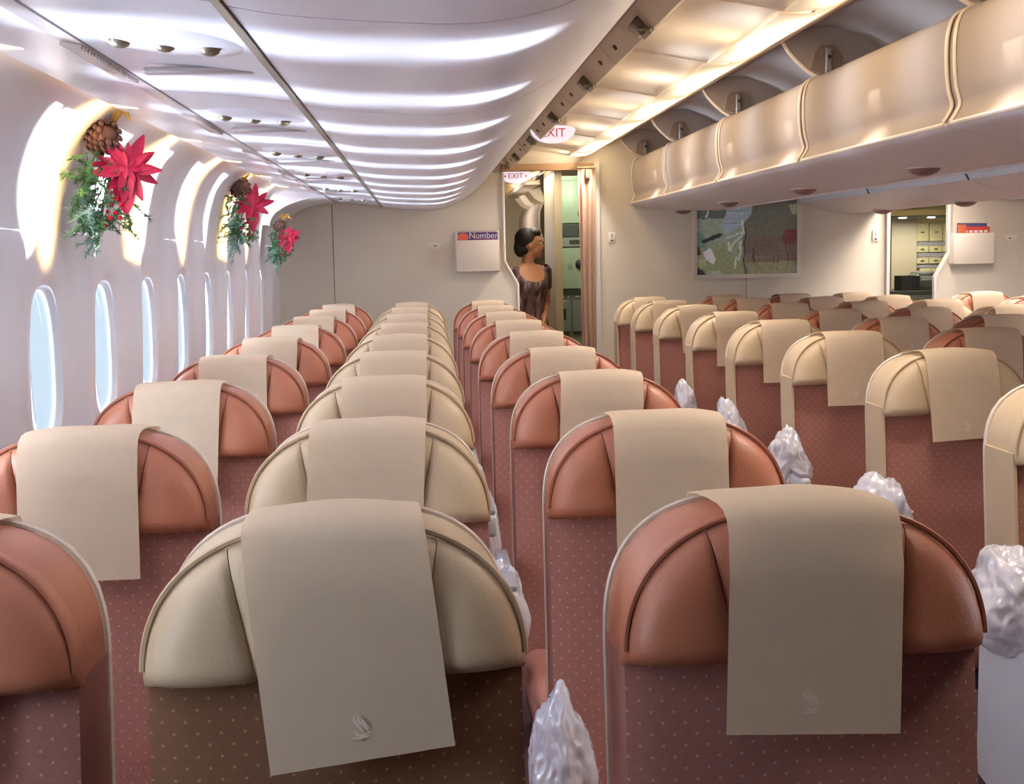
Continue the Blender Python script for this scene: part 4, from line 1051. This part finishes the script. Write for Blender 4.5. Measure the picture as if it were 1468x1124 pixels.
# ------------------------------------------------------------------ crew member
def crew(x, y):
    root = empty('person', (x, y, 0), 0, label='person in a brown patterned dress with a black bun, looking right in the near doorway', cat='person')
    b = G()
    def rot(p, a, o=(0, 0)):
        c, s = math.cos(a), math.sin(a); return (o[0] + p[0] * c - p[1] * s, o[1] + p[0] * s + p[1] * c)
    # torso facing the camera, turned a little to +x ; head in profile to +x
    TA = math.radians(28)
    def ring(z, a, b_, cx=0, cy=0, n_=24, rotate=TA):
        return [(*rot((cx + a * math.cos(2 * math.pi * i / n_), cy + b_ * math.sin(2 * math.pi * i / n_)), rotate), z) for i in range(n_)]
    def loft(g, rings):
        g.grid([list(q) for q in zip(*rings)], closeu=True); n_ = len(rings[0])
        base = len(g.V) - n_ * len(rings); k = len(rings)
        g.F.append(tuple(base + i * k for i in range(n_))); g.F.append(tuple(base + i * k + k - 1 for i in range(n_)))
    TOR = [(.80, .150, .100, 0, 0), (.88, .158, .108, 0, 0), (.96, .140, .098, 0, 0), (1.03, .118, .085, 0, -.002), (1.10, .122, .088, 0, -.006), (1.17, .136, .105, 0, -.016), (1.22, .142, .108, 0, -.018), (1.27, .150, .090, 0, -.006), (1.31, .152, .070, 0, 0), (1.335, .120, .055, 0, .004), (1.352, .060, .048, 0, .006)]
    loft(b, [ring(z, a, c, cx, cy) for z, a, c, cx, cy in TOR])
    b.tube([(0, .006, 1.32), (.004, 0, 1.37), (.014, -.004, 1.43)], [.052, .043, .044], 14)
    # head
    hx_, hz = .028, 1.485
    b.ball((hx_ - .012, 0, hz + .022), .088, .070, .088, 20, 14)
    b.ball((hx_ + .022, 0, hz - .030), .058, .050, .066, 18, 12)
    b.ball((hx_ + .052, 0, hz - .078), .022, .024, .018, 12, 8)       # chin
    b.tube([(hx_ + .074, 0, hz + .015), (hx_ + .092, 0, hz - .018), (hx_ + .078, 0, hz - .024)], [.008, .011, .009], 8)   # nose
    b.ball((hx_ + .072, 0, hz - .046), .012, .018, .009, 10, 6)
    b.ball((hx_ + .060, 0, hz + .030), .026, .045, .016, 12, 8)       # brow
    b.ball((hx_ - .010, -.068, hz - .012), .014, .008, .024, 10, 8)   # ears
    b.ball((hx_ - .010, .068, hz - .012), .014, .008, .024, 10, 8)
    # legs
    for s in (-1, 1):
        p0 = rot((s * .075, 0), TA)
        b.tube([(p0[0], p0[1], .84), (p0[0], p0[1] - .01, .47), (p0[0] * 1.0, p0[1] + .01, .10)], [.085, .055, .035], 12)
        f = rot((0, -.06), TA); b.ball((p0[0] + f[0] * .8, p0[1] + f[1] * .8 + .01, .045), .035, .095, .035, 12, 8)
    # arms: elbows out, hands clasped at the waist
    hands = []
    for s in (-1, 1):
        sh = rot((s * .150, .0), TA); el = rot((s * .175, .03), TA); ha = rot((s * .035, -.150), TA)
        pts = [(sh[0], sh[1], 1.30), ((sh[0] + el[0]) / 2 + 0, (sh[1] + el[1]) / 2, 1.18), (el[0], el[1], 1.05), ((el[0] + ha[0]) / 2, (el[1] + ha[1]) / 2, .99), (ha[0], ha[1], .95)]
        b.tube(pts, [.047, .040, .033, .028, .021], 12)
        hands.append((s, Vector((ha[0], ha[1], .95))))
        b.ball((ha[0], ha[1], .93), .022, .030, .040, 12, 8)
    me = bpy.data.meshes.new('body'); me.from_pydata(b.V, [], b.F)
    o = link('body', me, M['skin'], root, True)
    rm = o.modifiers.new('r', 'REMESH'); rm.mode = 'VOXEL'; rm.voxel_size = .0065; rm.use_smooth_shade = True
    sm = o.modifiers.new('s', 'SMOOTH'); sm.factor = .5; sm.iterations = 5
    # fingers, each its own chain rooted in the palm
    for s, c in hands:
        for i in range(4):
            L = (.060, .068, .064, .050)[i]; q = Vector(rot((0 , -.012 + .0), TA) + (0,))
            a = c + Vector((0, 0, -.035)) + Vector(rot((-s * (.002 + .004 * i), -.022 + .013 * i), TA) + (0,))
            G().tube([a + Vector((0, 0, .01)), a + Vector(rot((-s * .012, -.004), TA) + (-L * .4,)), a + Vector(rot((-s * .030, .0), TA) + (-L * .62,)), a + Vector(rot((-s * .042, .010), TA) + (-L * .55,))], [.0085, .008, .0072, .005], 8).obj('finger', M['skin'], o)
        a = c + Vector(rot((-s * .012, -.022), TA) + (0,))
        G().tube([a, a + Vector(rot((-s * .018, -.012), TA) + (-.018,)), a + Vector(rot((-s * .030, -.010), TA) + (-.038,))], [.010, .009, .006], 8).obj('thumb', M['skin'], o)
    # dress: follows the torso, scoop neckline, short sleeves, long skirt
    d = G(); N_ = 40
    DR = [(.12, .125, .105), (.40, .140, .118), (.70, .158, .118)] + [(z, a + .009, c + .009) for z, a, c, _, _ in TOR[:8]] + [(1.305, .162, .080), (1.335, .132, .066)]
    cyv = [0, 0, 0] + [t[4] for t in TOR[:8]] + [0, .004]
    rows = []
    for k_, ((z, a, c), cy) in enumerate(zip(DR, cyv)):
        rw = []
        for i in range(N_):
            th = 2 * math.pi * i / N_
            front = max(0, -math.sin(th)); mid = max(0, 1 - abs(math.cos(th)) * 1.45)
            dz = 0; sq = 1
            if z > 1.25 and front > 0: dz = -(z - 1.23) * 1.15 * mid ** .55
            p = rot((a * math.cos(th), cy + c * math.sin(th)), TA)
            rw.append((p[0], p[1] , z + dz))
        rows.append(rw)
    d.grid([list(q) for q in zip(*rows)], closeu=True)
    dm = mat('batik_dress', '#4a332c', .7, bump=.3, bscale=120); nt = dm.node_tree; bs = nt.nodes['Principled BSDF']
    tc = nt.nodes.new('ShaderNodeTexCoord'); mp = nt.nodes.new('ShaderNodeMapping'); mp.inputs['Scale'].default_value = (34, 34, 7)
    n1 = nt.nodes.new('ShaderNodeTexNoise'); n1.inputs['Scale'].default_value = 1.0; n1.inputs['Detail'].default_value = 5
    nt.links.new(tc.outputs['Object'], mp.inputs[0]); nt.links.new(mp.outputs[0], n1.inputs['Vector'])
    cr = nt.nodes.new('ShaderNodeValToRGB'); e = cr.color_ramp.elements; e[0].position = .35; e[0].color = rgb('#2b1f22'); e[1].position = .68; e[1].color = rgb('#a58a78')
    m1 = e.new(.5); m1.color = rgb('#5e443d'); m2 = e.new(.58); m2.color = rgb('#6a5360')
    nt.links.new(n1.outputs['Fac'], cr.inputs[0]); nt.links.new(cr.outputs[0], bs.inputs['Base Color'])
    dr = d.obj('dress', dm, root, auto=80); md = dr.modifiers.new('t', 'SOLIDIFY'); md.thickness = .003
    for s in (-1, 1):
        sh = rot((s * .148, 0), TA); el = rot((s * .165, .015), TA)
        G().tube([(sh[0] * .9, sh[1] * .9, 1.325), (sh[0], sh[1], 1.30), ((sh[0] + el[0]) / 2, (sh[1] + el[1]) / 2, 1.23), (el[0], el[1], 1.17)], [.040, .053, .050, .044], 14, cap=False).obj('sleeve', dm, dr)
    # neckline border
    # hair: cap pulled back into a bun
    h = G(); h.ball((hx_ - .030, 0, hz + .040), .088, .077, .084, 24, 16)
    h.ball((hx_ + .010, 0, hz + .082), .066, .064, .038, 20, 10)
    h.ball((hx_ - .072, 0, hz - .020), .052, .050, .070, 18, 12)
    h.ball((hx_ - .045, 0, hz - .035), .040, .062, .045, 18, 12)
    me = bpy.data.meshes.new('hair'); me.from_pydata(h.V, [], h.F); ho = link('hair', me, M['hair'], root, True)
    rm = ho.modifiers.new('r', 'REMESH'); rm.mode = 'VOXEL'; rm.voxel_size = .006; rm.use_smooth_shade = True; sm = ho.modifiers.new('s', 'SMOOTH'); sm.iterations = 4
    for s in (-1, 1):
        e_ = G().ball((0, 0, 0), .010, .008, .007, 10, 8).obj('eye', M['eye'], root, loc=(hx_ + .068, s * .027, hz + .008))
        G().ball((0, 0, 0), .0045, .0045, .0045, 8, 6).obj('iris', M['iris'], e_, loc=(.0075, s * .002, 0))
        G().tube([(hx_ + .076, s * .012, hz + .030), (hx_ + .074, s * .030, hz + .034), (hx_ + .062, s * .044, hz + .028)], .0022, 5).obj('eyebrow', M['hair'], root)
    G().ball((hx_ + .079, 0, hz - .046), .008, .017, .0065, 10, 6).obj('lips', M['lip'], root)
    return root
crew(.752, 8.98)
